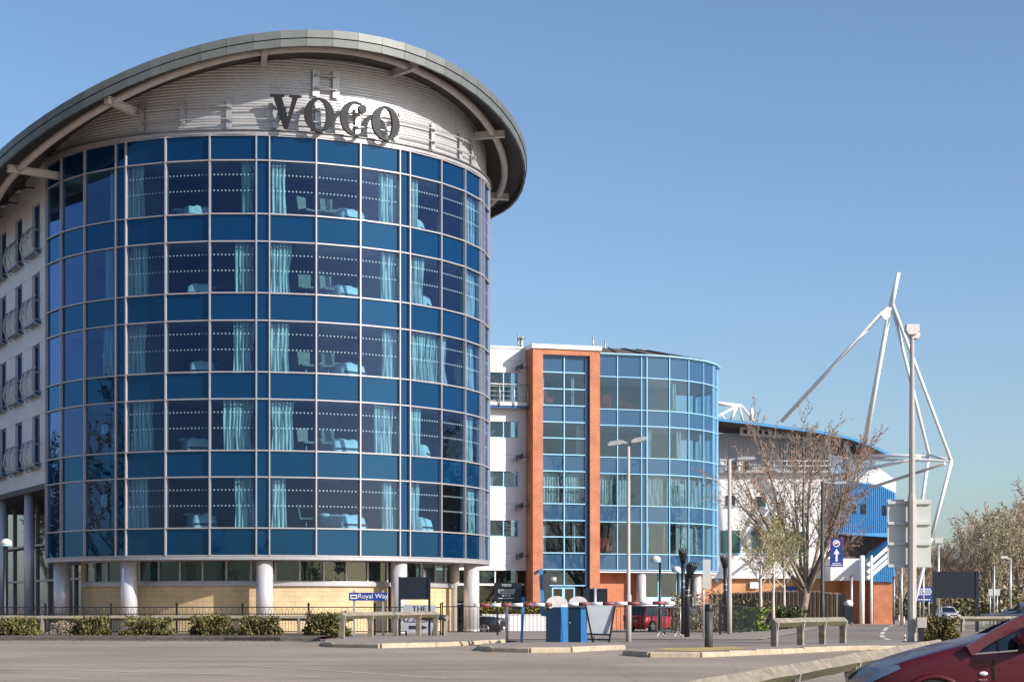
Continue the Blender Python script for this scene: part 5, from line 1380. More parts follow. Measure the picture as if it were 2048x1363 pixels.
def crowd_barrier(label, a, b, h=1.05, group='steel crowd barriers'):
    root = thing('crowd_barrier', label, 'barrier', a.lerp(b, .5), group); U = Vector((0, 0, 1)); d = (b-a).normalized(); sd = Vector((-d.y, d.x, 0))
    a = Vector((a.x, a.y, gz(a.x, a.y)+.05)); b = Vector((b.x, b.y, gz(b.x, b.y)+.05))
    m = MB(); m.tube([a+U*.2, a+U*h, b+U*h, b+U*.2, a+U*.2], .022, 8); m.obj('frame', M_galv, root)
    n = int((b-a).length/.11); m = MB()
    for i in range(1, n): q = a.lerp(b, i/n); m.tube([q+U*.2, q+U*h], .009, 5, False)
    o = m.obj('bars', M_galv, root); o['kind'] = 'stuff'
    for t in (.12, .88):
        q = a.lerp(b, t); m = MB(); m.tube([q+sd*.28, q+U*.2, q-sd*.28], .016, 6); m.tube([q+d*.14+sd*.1, q+U*.2], .016, 6); m.obj('foot', M_galv, root)
    return root
crowd_barrier('steel crowd barrier left of the black carved posts', G(1315, 1277), G(1361, 1277.5), .93)
crowd_barrier('steel crowd barrier leaning among the young trees', G(1530, 1247.5), G(1551, 1248), 1.1)
p, s = base_at(1861, 1282); root = thing('traffic_cone', 'orange traffic cone half hidden by the round bush', 'traffic cone', p)
m = MB(); m.cbox((p.x, p.y, p.z+.02), (.34, .34, .04)); m.obj('base', M_black, root); m = MB(); m.lathe([(.13, p.z+.04), (.085, p.z+.22)], 16, (p.x, p.y, 0)); m.lathe([(.055, p.z+.34), (.025, p.z+.48)], 16, (p.x, p.y, 0)); m.obj('cone', M_orange, root); m = MB(); m.lathe([(.085, p.z+.2205), (.055, p.z+.3395)], 16, (p.x, p.y, 0)); m.obj('white_sleeve', M_text, root)
p, s = base_at(1842, 1288); root = thing('cabinet', 'low grey utility box standing behind the floodlight column', 'utility box', p)
m = MB(); m.box((p.x-.05, p.y, p.z), (p.x+.09, p.y+.14, p.z+.44)); m.obj('body', M_black, root); m = MB(); m.box((p.x-.10, p.y-.02, p.z+.445), (p.x+.15, p.y+.2, p.z+.72)); m.obj('lid', M_concpost, root)
# marker posts and poles on the right
for x, yb, yt, w, lab in ((1692, 1250, 1229, 3, 'left of the floodlight column, beside the fence gate'), (1808, 1246, 1232, 3.5, 'just left of the floodlight column'), (1798, 1243, 1229, 3, 'second left of the floodlight column'), (1810, 1282, 1268, 3, 'at the end of the give way line')):
    p, s = base_at(x, yb); root = thing('marker_post', 'short white marker post ' + lab, 'marker post', p, 'white marker posts')
    m = MB(); m.tube([(p.x, p.y, p.z-.05), (p.x, p.y, PZ(yt, p.y))], w/2/s, 8); m.obj('shaft', M_text, root); m = MB(); q = PZ(yt, p.y); m.lathe([(w/2/s*1.05, q-.12), (w/2/s*1.05, q-.05)], 8, (p.x, p.y, 0)); m.obj('red_band', M_red, root)
for x, Y, yt, w, lab in ((1703, 130, 1153, 5, 'dark grey pole beside the stadium columns'), (1788, 135, 1155, 4, 'slim pale pole with red cap right of the brick corner'), (1803, 140, 1130, 5, 'galvanised pole under the grey sign back'), (1847, 150, 1130, 3.5, 'thin pole behind the blue direction sign'), (1988, 120, 1130, 4, 'galvanised pole in front of the far small board')):
    X = PX(x, Y); b0 = gz(X, Y); root = thing('pole', lab, 'pole', (X, Y, b0), 'poles along the stadium road'); m = MB(); m.tube([(X, Y, b0-.1), (X, Y, PZ(yt, Y))], w/2*Y/F, 8); m.obj('shaft', M_galv, root)
    m = MB(); m.lathe([(w/2*Y/F*1.2, PZ(yt, Y)), (w/2*Y/F*.6, PZ(yt, Y)+.12)], 8, (X, Y, 0)); m.obj('cap', M_red if 'red' in lab else M_dgrey, root)
for x, Y, yt, xh, lab in ((1877, 160, 1082, 1866, 'far lamp post with twin heads above the large navy board'), (2021, 170, 1117, 2008, 'far right lamp post with a level arm'), (1640, 300, 1500, 0, '')):
    if not lab: continue
    X = PX(x, Y); b0 = gz(X, Y); z = PZ(yt, Y); root = thing('street_lamp', lab, 'street lamp', (X, Y, b0), 'tall street lamps'); m = MB(); m.tube([(X, Y, b0-.1), (X, Y, z)], .1, 8); m.obj('column', M_galv, root)
    m = MB(); hx = PX(xh, Y); m.bar((X, Y, z), (hx, Y, z+.15), .12); m.cbox((hx, Y, z+.16), (.6, .35, .22)); m.cbox((X, Y, z+.1), (.7, .4, .5)) if 'twin' in lab else None; m.obj('lamp_head', M_sback, root)
Y = 150; root = thing('far_board', 'small pale sign back on two legs before the far trees', 'sign board', P(1989, 1232, Y))
m = MB(); a, b = P(1977, 1190, Y), P(2000, 1177, Y); m.box((a.x, Y, a.z), (b.x, Y+.05, b.z)); m.obj('panel', M_sback, root)
for x in (1981, 1995): X = PX(x, Y); m = MB(); m.tube([(X, Y+.09, gz(X, Y)), (X, Y+.09, PZ(1180, Y))], .05, 6); m.obj('leg', M_galv, root)
# gate block and close-boarded fence
Yf0, Yf1 = 106, 112; boards = thing('close_board_fence', 'brown close-boarded timber fence beneath the large bare tree', 'fence', P(1600, 1240, 108))
rn = random.Random(8); nb = 62
for i in range(nb):
    t = i/nb; x = lerp(1418, 1682, t); Y = lerp(112, 106, t); wpx = 264/nb; X0, X1 = PX(x, Y), PX(x+wpx*.985, Y); zt = PZ(ramp(x, [(1418, 1186), (1560, 1180), (1640, 1181), (1682, 1186)]), Y)+rn.uniform(-.03, .03)
    m = MB(); dy = (i % 2)*.008; m.box((X0, Y+dy, gz(X0, Y)-.2), (X1, Y+dy+.02, zt)); m.obj('board', M_fence, boards)
Y = 104; m = MB(); a, b = P(1676, 1244, Y), P(1692, 1187, Y); root = thing('gate', 'dark solid gate at the right end of the timber fence', 'gate', P(1684, 1246, Y)); m.box((a.x, Y, gz(0, 100)), (b.x, Y+.08, b.z)); m.obj('leaf', M_black, root); m = MB(); m.box((a.x-.1, Y-.02, gz(0, 100)), (a.x-.005, Y+.1, b.z+.1)); m.obj('gate_post', M_fence, root)
Y = 103; root = thing('wheelie_bin', 'dark bin with pale bag beside the gate', 'bin', P(1697, 1243, Y)); q = P(1697, 1243, Y); m = MB(); m.prism([(-.22, 0), (.22, 0), (.28, .85), (-.28, .85)], lambda u, v, d: (q.x+u, Y+d, q.z+v), -.25, .25); m.obj('body', M_black, root, True); m = MB(); m.lathe([(.05, 0), (.24, .05), (.26, .2), (.1, .35)], 12, (q.x, Y, q.z+.86)); m.obj('bag', M_text, root)

# ================================================================== PLANTS
def leaf_blob(m, c, rx, ry, rz, n, s, rn, flat=.0):
    for _ in range(n):
        a = rn.uniform(0, 2*pi); u = rn.uniform(-1 if not flat else -.3, 1); q = math.sqrt(max(0, 1-u*u)); k = rn.random()**.33
        lump = 1+.16*sin(3*a+c[0])*cos(4*u+c[1])
        p = Vector((c[0]+rx*q*cos(a)*k*lump, c[1]+ry*q*sin(a)*k*lump, c[2]+rz*u*k*lump))
        d = Vector((rn.gauss(0, 1), rn.gauss(0, 1), rn.gauss(.3, .8))).normalized(); e = d.cross(Vector((rn.gauss(0, 1), rn.gauss(0, 1), rn.gauss(0, 1)))).normalized()
        l = s*rn.uniform(.6, 1.4); w = l*.42
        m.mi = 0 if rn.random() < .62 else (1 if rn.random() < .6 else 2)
        m.add([p, p+d*l*.5+e*w, p+d*l, p+d*l*.5-e*w], [(0, 1, 2, 3)])
def bush(label, x0, x1, ytop, yb, seed, n=2200, Y=None, s=.075, mats=None, group='low bushes along the planting bed', dry=.3, depth=None):
    rn = random.Random(seed); p, sc = base_at((x0+x1)/2, yb)
    if Y: sc = F/Y; p = Vector((PX((x0+x1)/2, Y), Y, gz(PX((x0+x1)/2, Y), Y)))
    root = thing('bush', label, 'bush', p, group); w = (x1-x0)/sc; h = (yb-ytop)/sc
    d = depth or min(w*.6, 1.3)
    m = MB(); k = max(4, int(w/.26))
    for i in range(k):
        cx = p.x-w/2+w*(i+.5)/k+rn.uniform(-.05, .05); hh = h*(.12+.88*sin(pi*(i+.5)/k)**.85)*rn.uniform(.82, 1.10)
        leaf_blob(m, (cx, p.y+rn.uniform(-.15, .15)*d, p.z+hh*.42+.05), w/k*.95, d*(.25+.25*sin(pi*(i+.5)/k)), hh*.58, n//k, s, rn)
    for _ in range(int(n*.05)):
        a = rn.uniform(0, 2*pi); q = Vector((p.x+rn.uniform(-w/2, w/2), p.y+rn.uniform(-d/2, d/2), p.z+h*rn.uniform(.6, 1.02))); leaf_blob(m, tuple(q), .06, .06, .08, 6, s, rn)
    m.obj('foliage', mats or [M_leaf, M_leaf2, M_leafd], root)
    m = MB()
    for _ in range(26):
        a = rn.uniform(0, 2*pi); t = Vector((p.x+rn.uniform(-w*.48, w*.48), p.y+rn.uniform(-d*.5, d*.5), p.z+h*rn.uniform(.55, 1.0))); b0 = Vector((lerp(p.x, t.x, .55), lerp(p.y, t.y, .4), p.z-.02)); m.tube([b0, b0.lerp(t, .5)+Vector((rn.uniform(-.08, .08), 0, .05)), t], [.014, .010, .004], 4)
    m.obj('stems', M_twig, root)
    return root
bw = [(-25, 74, 1237, 'at the far left edge, under the lamp post'), (150, 217, 1235, 'left of the second tower column'), (246, 343, 1236, 'below the second tower column'), (384, 462, 1233, 'left of the centre tower column'), (484, 558, 1235, 'under the centre tower column'), (614, 698, 1227, 'beside the end post of the island knee rail')]
for i, (x0, x1, yt, w) in enumerate(bw): bush('scrubby olive bush %s' % w, x0, x1, yt, 1275.5, 20+i, 3000)
bush('thin leafless grey shrub between the first two bushes', 98, 150, 1243, 1274, 31, 260, mats=[M_twig, M_leaf2, M_twig])
bush('round olive bush beside the floodlight column', 1848, 1914, 1237, 1287, 41, 3600, s=.07)
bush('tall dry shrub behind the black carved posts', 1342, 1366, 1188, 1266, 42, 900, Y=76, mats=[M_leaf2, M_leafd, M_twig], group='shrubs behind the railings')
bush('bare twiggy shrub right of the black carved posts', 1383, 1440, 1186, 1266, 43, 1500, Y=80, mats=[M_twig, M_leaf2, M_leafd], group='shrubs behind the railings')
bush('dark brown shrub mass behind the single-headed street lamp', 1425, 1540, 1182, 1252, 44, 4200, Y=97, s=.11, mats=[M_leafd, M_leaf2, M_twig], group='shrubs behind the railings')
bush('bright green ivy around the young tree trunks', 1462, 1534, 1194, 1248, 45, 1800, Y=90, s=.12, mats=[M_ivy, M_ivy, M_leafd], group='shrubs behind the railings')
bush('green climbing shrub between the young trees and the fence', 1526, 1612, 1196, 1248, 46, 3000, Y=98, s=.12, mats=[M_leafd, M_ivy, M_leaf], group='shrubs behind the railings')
# golden hedge above a low white wall in the hotel car park
Y = 104; root = thing('low_wall', 'low white wall in the hotel car park below the golden hedge', 'wall', P(1050, 1252, Y))
m = MB(); a, b = P(952, 1250, Y), P(1100, 1229, Y); m.box((a.x, Y, -.45), (b.x, Y+.25, b.z)); m.obj('wall_face', M_whitep, root); m = MB(); m.box((a.x-.02, Y-.02, b.z+.002), (b.x+.02, Y+.27, b.z+.05)); m.obj('coping', M_white, root)
root = thing('hedge', 'clipped golden green hedge above the low white wall', 'hedge', P(1020, 1230, Y+.6)); m = MB(); rn = random.Random(77)
for i in range(30): leaf_blob(m, (lerp(a.x, b.x, (i+.5)/30), Y+.75, PZ(1218, Y)), .16, .4, .42, 190, .10, rn)
m.obj('foliage', [M_hedge, M_leaf2, M_hedge], root); m = MB()
for i in range(20): X = lerp(a.x, b.x, (i+.5)/20); m.tube([(X, Y+.75, -.45), (X+.05, Y+.75, PZ(1212, Y))], [.02, .008], 4)
m.obj('stems', M_twig, root)
# ---- trees
def rot_about(d, ang, az):
    r = d.orthogonal().normalized(); r = Quaternion(d, az) @ r; return (Quaternion(r, ang) @ d).normalized()
def grow(out, tips, p, d, L, r, lev, rn, prm):
    n = (7, 6, 4, 3, 2)[lev]; pts = [p.copy()]; rs = [r]; rend = r*prm['taper'][lev]
    for i in range(n):
        d = (d+Vector((rn.gauss(0, 1), rn.gauss(0, 1), rn.gauss(0, 1)))*prm['jit'][lev]+Vector((0, 0, prm['up'][lev]))).normalized()
        p = p+d*(L/n); pts.append(p.copy()); rs.append(lerp(r, rend, (i+1)/n))
    out.append((pts, rs, lev))
    if lev >= prm['lev']-1: tips.append(pts)
    if lev < prm['lev']:
        nc = prm['nc'][lev]; az = rn.uniform(0, 6.3)
        for k in range(nc):
            t = lerp(prm['t0'][lev], 1.0, (k+rn.random()*.8)/nc); t = min(t, .999); i = int(t*n); f = t*n-i
            q = pts[i].lerp(pts[i+1], f); dd = (pts[i+1]-pts[i]).normalized(); az += 2.4+rn.uniform(-.4, .4)
            grow(out, tips, q, rot_about(dd, prm['ang'][lev]*rn.uniform(.7, 1.25), az), L*prm['lr'][lev]*rn.uniform(.75, 1.15)*(1-.35*(t-prm['t0'][lev])), lerp(rs[i], rs[i+1], f)*prm['rr'][lev], lev+1, rn, prm)
def tree_meshes(seed, prm, trunk_m, twig_m, buds, bud_s, bud_m, sides=(10, 7, 5, 3, 3)):
    rn = random.Random(seed); out, tips = [], []
    grow(out, tips, Vector((0, 0, -.15)), Vector((prm.get('lean', 0), 0, 1)).normalized(), prm['L'], prm['r'], 0, rn, prm)
    a, b = MB(), MB()
    for pts, rs, lev in out:
        (a if lev < 2 else b).tube(pts, [max(x, prm['rmin']) for x in rs], sides[lev], lev < 2)
    me_a = a.mesh('trunk', trunk_m)
    c = b; c.mi = 0
    nb = len(c.f)
    for pts in tips:
        for _ in range(buds):
            i = rn.randrange(len(pts)-1); q = pts[i].lerp(pts[i+1], rn.random()); d = Vector((rn.gauss(0, 1), rn.gauss(0, 1), rn.gauss(0, 1))).normalized(); e = d.orthogonal().normalized()*bud_s*.35; l = bud_s*rn.uniform(.5, 1.4)
            c.mi = 1; c.add([q, q+d*l*.5+e, q+d*l, q+d*l*.5-e], [(0, 1, 2, 3)])
    return me_a, c.mesh('crown', [twig_m, bud_m])
def place_tree(name, label, loc, meshes, rz=0, sc=1.0, group=None, cat='tree'):
    root = thing(name, label, cat, loc, group, rz); root.scale = (sc, sc, sc)
    put_local('trunk', meshes[0], root); put_local('crown', meshes[1], root); return root
big = dict(L=2.5, r=.25, lev=4, nc=[12, 10, 8, 4], t0=[.66, .22, .15, .2], ang=[.52, .44, .55, .6], lr=[2.85, .38, .42, .45], rr=[.52, .45, .5, .55], taper=[.78, .22, .25, .4, .5], jit=[.05, .07, .12, .16, .2], up=[.05, .06, .08, .06, .03], rmin=.0075, lean=-.14)
Y = 103.5; place_tree('bare_tree', 'large bare spreading tree with red-brown buds before the stadium', (PX(1597, Y), Y, gz(16, Y)), tree_meshes(12, big, M_bark, M_twig, 2, .075, M_bud), 2.6, 1.13)
yng = dict(L=4.4, r=.105, lev=3, nc=[9, 7, 6], t0=[.55, .2, .2], ang=[.75, .6, .6], lr=[.52, .42, .45], rr=[.5, .55, .6], taper=[.45, .3, .4, .5], jit=[.03, .10, .15, .2], up=[.02, .10, .06, .03], rmin=.008)
for i, (x, Y, w) in enumerate(((1523, 92, 'nearest the street lamp'), (1548, 96, 'middle one of three'), (1568, 99, 'nearest the large tree'))):
    place_tree('young_tree', 'slender pale-barked young tree with opening leaves, %s' % w, (PX(x, Y), Y, gz(PX(x, Y), Y)), tree_meshes(50+i, yng, M_birch, M_twig, 4, .08, M_budg), i*1.3, 1.0, 'young trees along the railings')
edge = dict(L=4.5, r=.30, lev=3, nc=[10, 9, 8], t0=[.4, .2, .15], ang=[.75, .55, .55], lr=[.95, .45, .45], rr=[.5, .5, .5], taper=[.5, .2, .3, .5], jit=[.05, .10, .15, .2], up=[.03, .04, .05, .03], rmin=.012)
em = tree_meshes(61, edge, M_bark, M_twig, 6, .10, M_bud)
Y = 130; place_tree('bare_tree', 'bare tree reaching in from the right edge of the frame', (PX(2128, Y), Y, gz(40, Y)), em, .5, 1.35)
far = dict(L=5.5, r=.22, lev=3, nc=[11, 8, 7], t0=[.2, .15, .15], ang=[.55, .5, .55], lr=[.72, .5, .5], rr=[.55, .55, .6], taper=[.35, .25, .35, .5], jit=[.06, .10, .15, .2], up=[.04, .10, .08, .05], rmin=.017)
FM = [tree_meshes(70+i, far, M_bark, M_farw if i % 2 == 0 else M_farg, 2, .16, M_farw if i % 2 == 0 else M_farg, (6, 4, 3, 3)) for i in range(4)]
rn = random.Random(9); fw_ = ['brown', 'greenish']
xs_ = [(1800, 196, .80), (1818, 235, .9), (1838, 205, .85), (1852, 240, .85), (1868, 218, .8), (1885, 240, 1.0), (1902, 210, .85), (1920, 236, 1.0), (1938, 214, 1.1), (1953, 245, 1.35), (1968, 222, 1.25), (1983, 205, 1.05), (1996, 240, 1.35), (2010, 216, 1.25), (2024, 232, 1.4), (2038, 208, 1.3), (2050, 240, 1.45), (2066, 220, 1.4), (2090, 230, 1.4), (1770, 245, .9)]
xo = sorted(x for x, _, _ in xs_)
for i, (x, Y, s_) in enumerate(xs_):
    k = i % 4; n_ = xo.index(x); w = ['first', 'second', 'third', 'fourth', 'fifth', 'sixth', 'seventh', 'eighth', 'ninth', 'tenth', 'eleventh', 'twelfth', 'thirteenth', 'fourteenth', 'fifteenth', 'sixteenth', 'seventeenth', 'eighteenth', 'nineteenth', 'twentieth'][n_]
    place_tree('bare_tree', '%s far bare tree in the belt behind the car park, %s from the left' % (fw_[k % 2], w), (PX(x, Y), Y, -.45), FM[k], rn.uniform(0, 6), s_*1.22, 'far trees behind the car park')
m = MB(); rn = random.Random(5)
for i in range(90): leaf_blob(m, (PX(rn.uniform(1770, 2150), 200), rn.uniform(196, 250), rn.uniform(.2, 1.6)), 1.6, 1.2, 1.5, 130, .42, rn)
tag(m.obj('undergrowth', [M_farh, M_farw, M_farh]), 'tangled green and brown undergrowth below the far trees', 'undergrowth', kind='stuff')
# trees on the far side of the street, seen only in the glass
spots = [(-44, 60, 1.5), (-38, 66, 1.2), (-52, 70, 1.6), (-34, 50, 1.1), (42, 99, 1.35), (37, 92, 1.1), (50, 104, 1.5), (58, 96, 1.3), (46, 86, 1.0), (66, 108, 1.3), (74, 100, 1.2), (-46, 118, 1.5), (-53, 110, 1.4), (-60, 128, 1.6), (-44, 134, 1.5), (-70, 120, 1.6), (-38, 92, 1.0)]+[(-70+i*9, -38-7*(i % 3), .9+.25*((i*7) % 4)/3) for i in range(22)]
for i, (X, Y, s_) in enumerate(spots): place_tree('bare_tree', 'bare roadside tree that shows only as a reflection in the glass', (X, Y, -.5), FM[i % 4] if i > 8 else (FM[i % 4]), rn.uniform(0, 6), s_*1.25, 'roadside trees mirrored in the glass')
m = MB()
for i in range(60): leaf_blob(m, (-90+i*3.4, -46+rn.uniform(-4, 4), 1.0), 2.4, 1.6, 2.2, 60, .55, rn)
tag(m.obj('roadside_scrub', [M_farh, M_farw, M_farh]), 'scrub along the far side of the street, mirrored in the glass', 'undergrowth', kind='stuff')
# fallen leaves and grit along the edging
m = MB(); rn = random.Random(14)
for _ in range(900):
    p = G(rn.uniform(0, 660), rn.choice((1279, 1280.5, 1281.5))+rn.gauss(0, .7)); p.z += .012; a = rn.uniform(0, 6.3); l = rn.uniform(.02, .06); d = Vector((cos(a), sin(a), .2)); e = Vector((-sin(a), cos(a), 0)); m.add([p, p+d*l+e*l*.5, p+d*l*2, p+d*l-e*l*.5], [(0, 1, 2, 3)])
for _ in range(260):
    p = G(rn.uniform(1690, 1840), 1300.5+rn.gauss(0, .9)); p.z += .012; a = rn.uniform(0, 6.3); l = rn.uniform(.015, .04); d = Vector((cos(a), sin(a), .2)); e = Vector((-sin(a), cos(a), 0)); m.add([p, p+d*l+e*l*.5, p+d*l*2, p+d*l-e*l*.5], [(0, 1, 2, 3)])
tag(m.obj('leaf_litter', [M_leaf2]), 'dry leaf litter along the stone edging and kerbs', 'leaf litter', kind='stuff')

# ================================================================== VEHICLES
def carpaint(name, col): return pmat(name, col, .28, .25, var=.03, coat=1.0)
def car(label, loc, rz, paint, L=4.0, W_=1.72, H=1.48, wr=.30, kind='hatch', cat='car'):
    """nose towards local -x"""
    root = thing('parked_car', label, cat, loc, None, rz); hw = W_/2; hl = L/2; belt = H*.60
    if kind == 'hatch': st = [(-hl, .28, .58, .72), (-hl+.12, .20, .70, .88), (-hl*.62, .18, .80, .97), (-hl*.40, .18, belt, 1), (0, .18, belt+.01, 1), (hl*.7, .18, belt+.04, .99), (hl-.12, .22, belt+.02, .93), (hl, .32, belt-.12, .84)]
    elif kind == 'suv': st = [(-hl, .35, .70, .78), (-hl+.1, .28, .88, .92), (-hl*.60, .26, .98, .98), (-hl*.42, .26, belt, 1), (0, .26, belt+.02, 1), (hl*.8, .26, belt+.05, .99), (hl-.08, .3, belt+.02, .94), (hl, .40, belt-.1, .88)]
    else: st = [(-hl, .28, .55, .74), (-hl+.12, .20, .66, .90), (-hl*.55, .18, .78, .98), (-hl*.36, .18, belt, 1), (0, .18, belt, 1), (hl*.55, .18, belt+.02, 1), (hl*.7, .18, belt-.02, .98), (hl-.08, .22, belt-.05, .92), (hl, .32, belt-.2, .82)]
    m = MB(); m.smooth = True; np_ = 0
    for x, z0, z1, w in st:
        ww = hw*w; sec = [(ww*.86, z0), (ww, z0+.10), (ww*1.0, lerp(z0, z1, .55)), (ww*.965, z1-.05), (ww*.88, z1), (0, z1+.025)]
        full = sec+[(-a, b) for a, b in reversed(sec[:-1])]; np_ = len(full); m.v += [(x, a, b) for a, b in full]
    for i in range(len(st)-1):
        for k in range(np_):
            k2 = (k+1) % np_; m.f.append((i*np_+k, i*np_+k2, (i+1)*np_+k2, (i+1)*np_+k)); m.m.append(0); m.sm.append(True)
    m.f.append(tuple(range(np_))); m.m.append(0); m.sm.append(False); e = (len(st)-1)*np_; m.f.append(tuple(e+k for k in range(np_))); m.m.append(0); m.sm.append(False)
    m.obj('body', paint, root, True, local=True)
    # greenhouse
    if kind == 'sedan': g0, g1, r0, r1 = -hl*.38, hl*.62, -hl*.10, hl*.30
    else: g0, g1, r0, r1 = -hl*.42, hl-.10, -hl*.08, hl-.42
    rw = hw*.74; m = MB(); b_ = belt-.01; rfz = H-.06
    vs = [(g0, -hw*.86, b_), (g1, -hw*.86, b_), (g1, hw*.86, b_), (g0, hw*.86, b_), (r0, -rw, rfz), (r1, -rw, rfz), (r1, rw, rfz), (r0, rw, rfz)]
    m.add(vs, [(0,1,5,4),(1,2,6,5),(2,3,7,6),(3,0,4,7)]); m.obj('windows', M_carg, root, True, local=True)
    m = MB(); m.smooth = True
    vs = []
    for z, k in ((rfz-.01, 1.03), (rfz+.045, .92), (rfz+.06, .5)): vs += [(lerp((r0+r1)/2, r0, k), -rw*k, z), (lerp((r0+r1)/2, r1, k), -rw*k, z), (lerp((r0+r1)/2, r1, k), rw*k, z), (lerp((r0+r1)/2, r0, k), rw*k, z)]
    m.add(vs, [(0,1,5,4),(1,2,6,5),(2,3,7,6),(3,0,4,7),(4,5,9,8),(5,6,10,9),(6,7,11,10),(7,4,8,11),(8,9,10,11),(3,2,1,0)]); m.obj('roof', paint, root, True, local=True)
    for sg in (-1, 1):
        for a, b in (((g0, hw*.87), (r0, rw*1.01)), ((g1, hw*.87), (r1, rw*1.01)), ((lerp(g0, g1, .5), hw*.875), (lerp(r0, r1, .45), rw*1.01))):
            m = MB(); m.bar((a[0], sg*a[1], b_), (b[0], sg*b[1], rfz+.01), .07, .05); m.obj('pillar', paint, root, local=True)
        m = MB(); m.cbox((g0+.22, sg*(hw+.08), belt+.08), (.12, .18, .14)); m.obj('mirror', paint, root, local=True)
        m = MB(); m.cbox((-hl+.10, sg*hw*.66, .64 if kind != 'suv' else .8), (.16, .34, .14), sg*.45); m.obj('headlight', M_chrome, root, local=True)
        m = MB(); m.cbox((hl-.05, sg*hw*.80, belt-.12), (.16, .16, .34)); m.obj('tail_light', M_red, root, local=True)
        for x in (-hl+.80, hl-.72):
            m = MB(); m.tube([(x, sg*(hw-.12), wr*1.02), (x, sg*(hw+.006), wr*1.02)], wr*1.17, 22, True, False); m.obj('wheel_arch', M_tyre, root, local=True)
            m = MB(); m.tube([(x, sg*(hw-.15), wr), (x, sg*(hw+.015), wr)], wr, 22, True, False); ty = m.obj('tyre', M_tyre, root, local=True)
            m = MB(); m.tube([(x, sg*(hw+.01), wr), (x, sg*(hw+.022), wr)], wr*.30, 12, True, False)
            for k in range(5): a = k*2*pi/5+.3; m.bar((x, sg*(hw+.018), wr), (x+cos(a)*wr*.66, sg*(hw+.018), wr+sin(a)*wr*.66), .07, .012, (0, 1, 0))
            m.tube([(x+cos(a)*wr*.68, sg*(hw+.018), wr+sin(a)*wr*.68) for a in [2*pi*i/20 for i in range(21)]], .014, 5, False); m.obj('rim', M_rim, ty, local=True)
    m = MB(); m.cbox((-hl-.005, 0, .42), (.02, .52, .11)); m.obj('number_plate', M_text, root, local=True)
    m = MB(); m.cbox((hl+.005, 0, .62), (.02, .52, .11)); m.obj('number_plate', M_ylw, root, local=True)
    m = MB(); m.cbox((-hl-.002, 0, .56 if kind != 'suv' else .7), (.03, .8, .12)); m.obj('grille', M_black, root, local=True)
    return root
Y = 91; car('black car with silver wheels parked behind the right tower column', (PX(1003, Y)-1.95, Y+.5, -.45), pi-.22, carpaint('black_car_paint', (.014, .015, .02)), 4.3, 1.8, 1.62, .34, 'suv')
Y = 110; car('red hatchback parked behind the railings by the glazed block', (PX(1306, Y), Y, -.45), pi+.85, carpaint('red_car_paint', (.48, .012, .012)), 3.7, 1.66, 1.5, .30, 'hatch')
Y = 122; car('dark car parked behind the red hatchback, mostly hidden', (PX(1352, Y)+.6, Y-3.5, -.45), pi+.6, carpaint('grey_car_paint', (.05, .05, .055)), 4.1, 1.7, 1.45, .31, 'hatch')
Y = 192; car('silver saloon car facing us in the far car park', (PX(1893, Y), Y, -.45), pi/2+.12, carpaint('silver_car_paint', (.55, .57, .60)), 4.4, 1.76, 1.45, .31, 'sedan')
Y = 128; car('dark blue-grey car at the right edge of the far car park', (PX(2052, Y), Y, -.18), .05, carpaint('blue_grey_car_paint', (.03, .04, .05)), 4.4, 1.76, 1.45, .32, 'sedan')
Y = 150; car('second dark car behind the blue-grey one at right edge', (PX(2066, Y), Y, -.1), .0, carpaint('navy_car_paint', (.012, .016, .03)), 4.6, 1.85, 1.75, .34, 'suv')
# crash barrier near the right edge
Y = 112; root = thing('crash_barrier', 'galvanised crash barrier before the dark cars on the right', 'barrier', P(2000, 1240, Y))
prof = [(-.15, 0), (-.10, .03), (-.04, 0), (.04, 0), (.10, .03), (.15, 0), (.15, .008), (.10, .038), (.04, .008), (-.04, .008), (-.10, .038), (-.15, .008)]
a, b = P(1962, 1226, Y), P(2075, 1238, Y-10); a.z = .42; b.z = .42; m = MB(); d = (b-a).normalized(); sd = Vector((d.y, -d.x, 0)); m.prism(prof, lambda u, v, t: a+d*t+sd*v+Vector((0, 0, u)), 0, (b-a).length); m.obj('rail', M_galv, root, True)
for t in (.05, .35, .65, .95): q = a.lerp(b, t); m = MB(); m.box((q.x-.05, q.y, gz(q.x, q.y)-.1), (q.x+.05, q.y+.08, .55)); m.obj('post', M_galv, root)
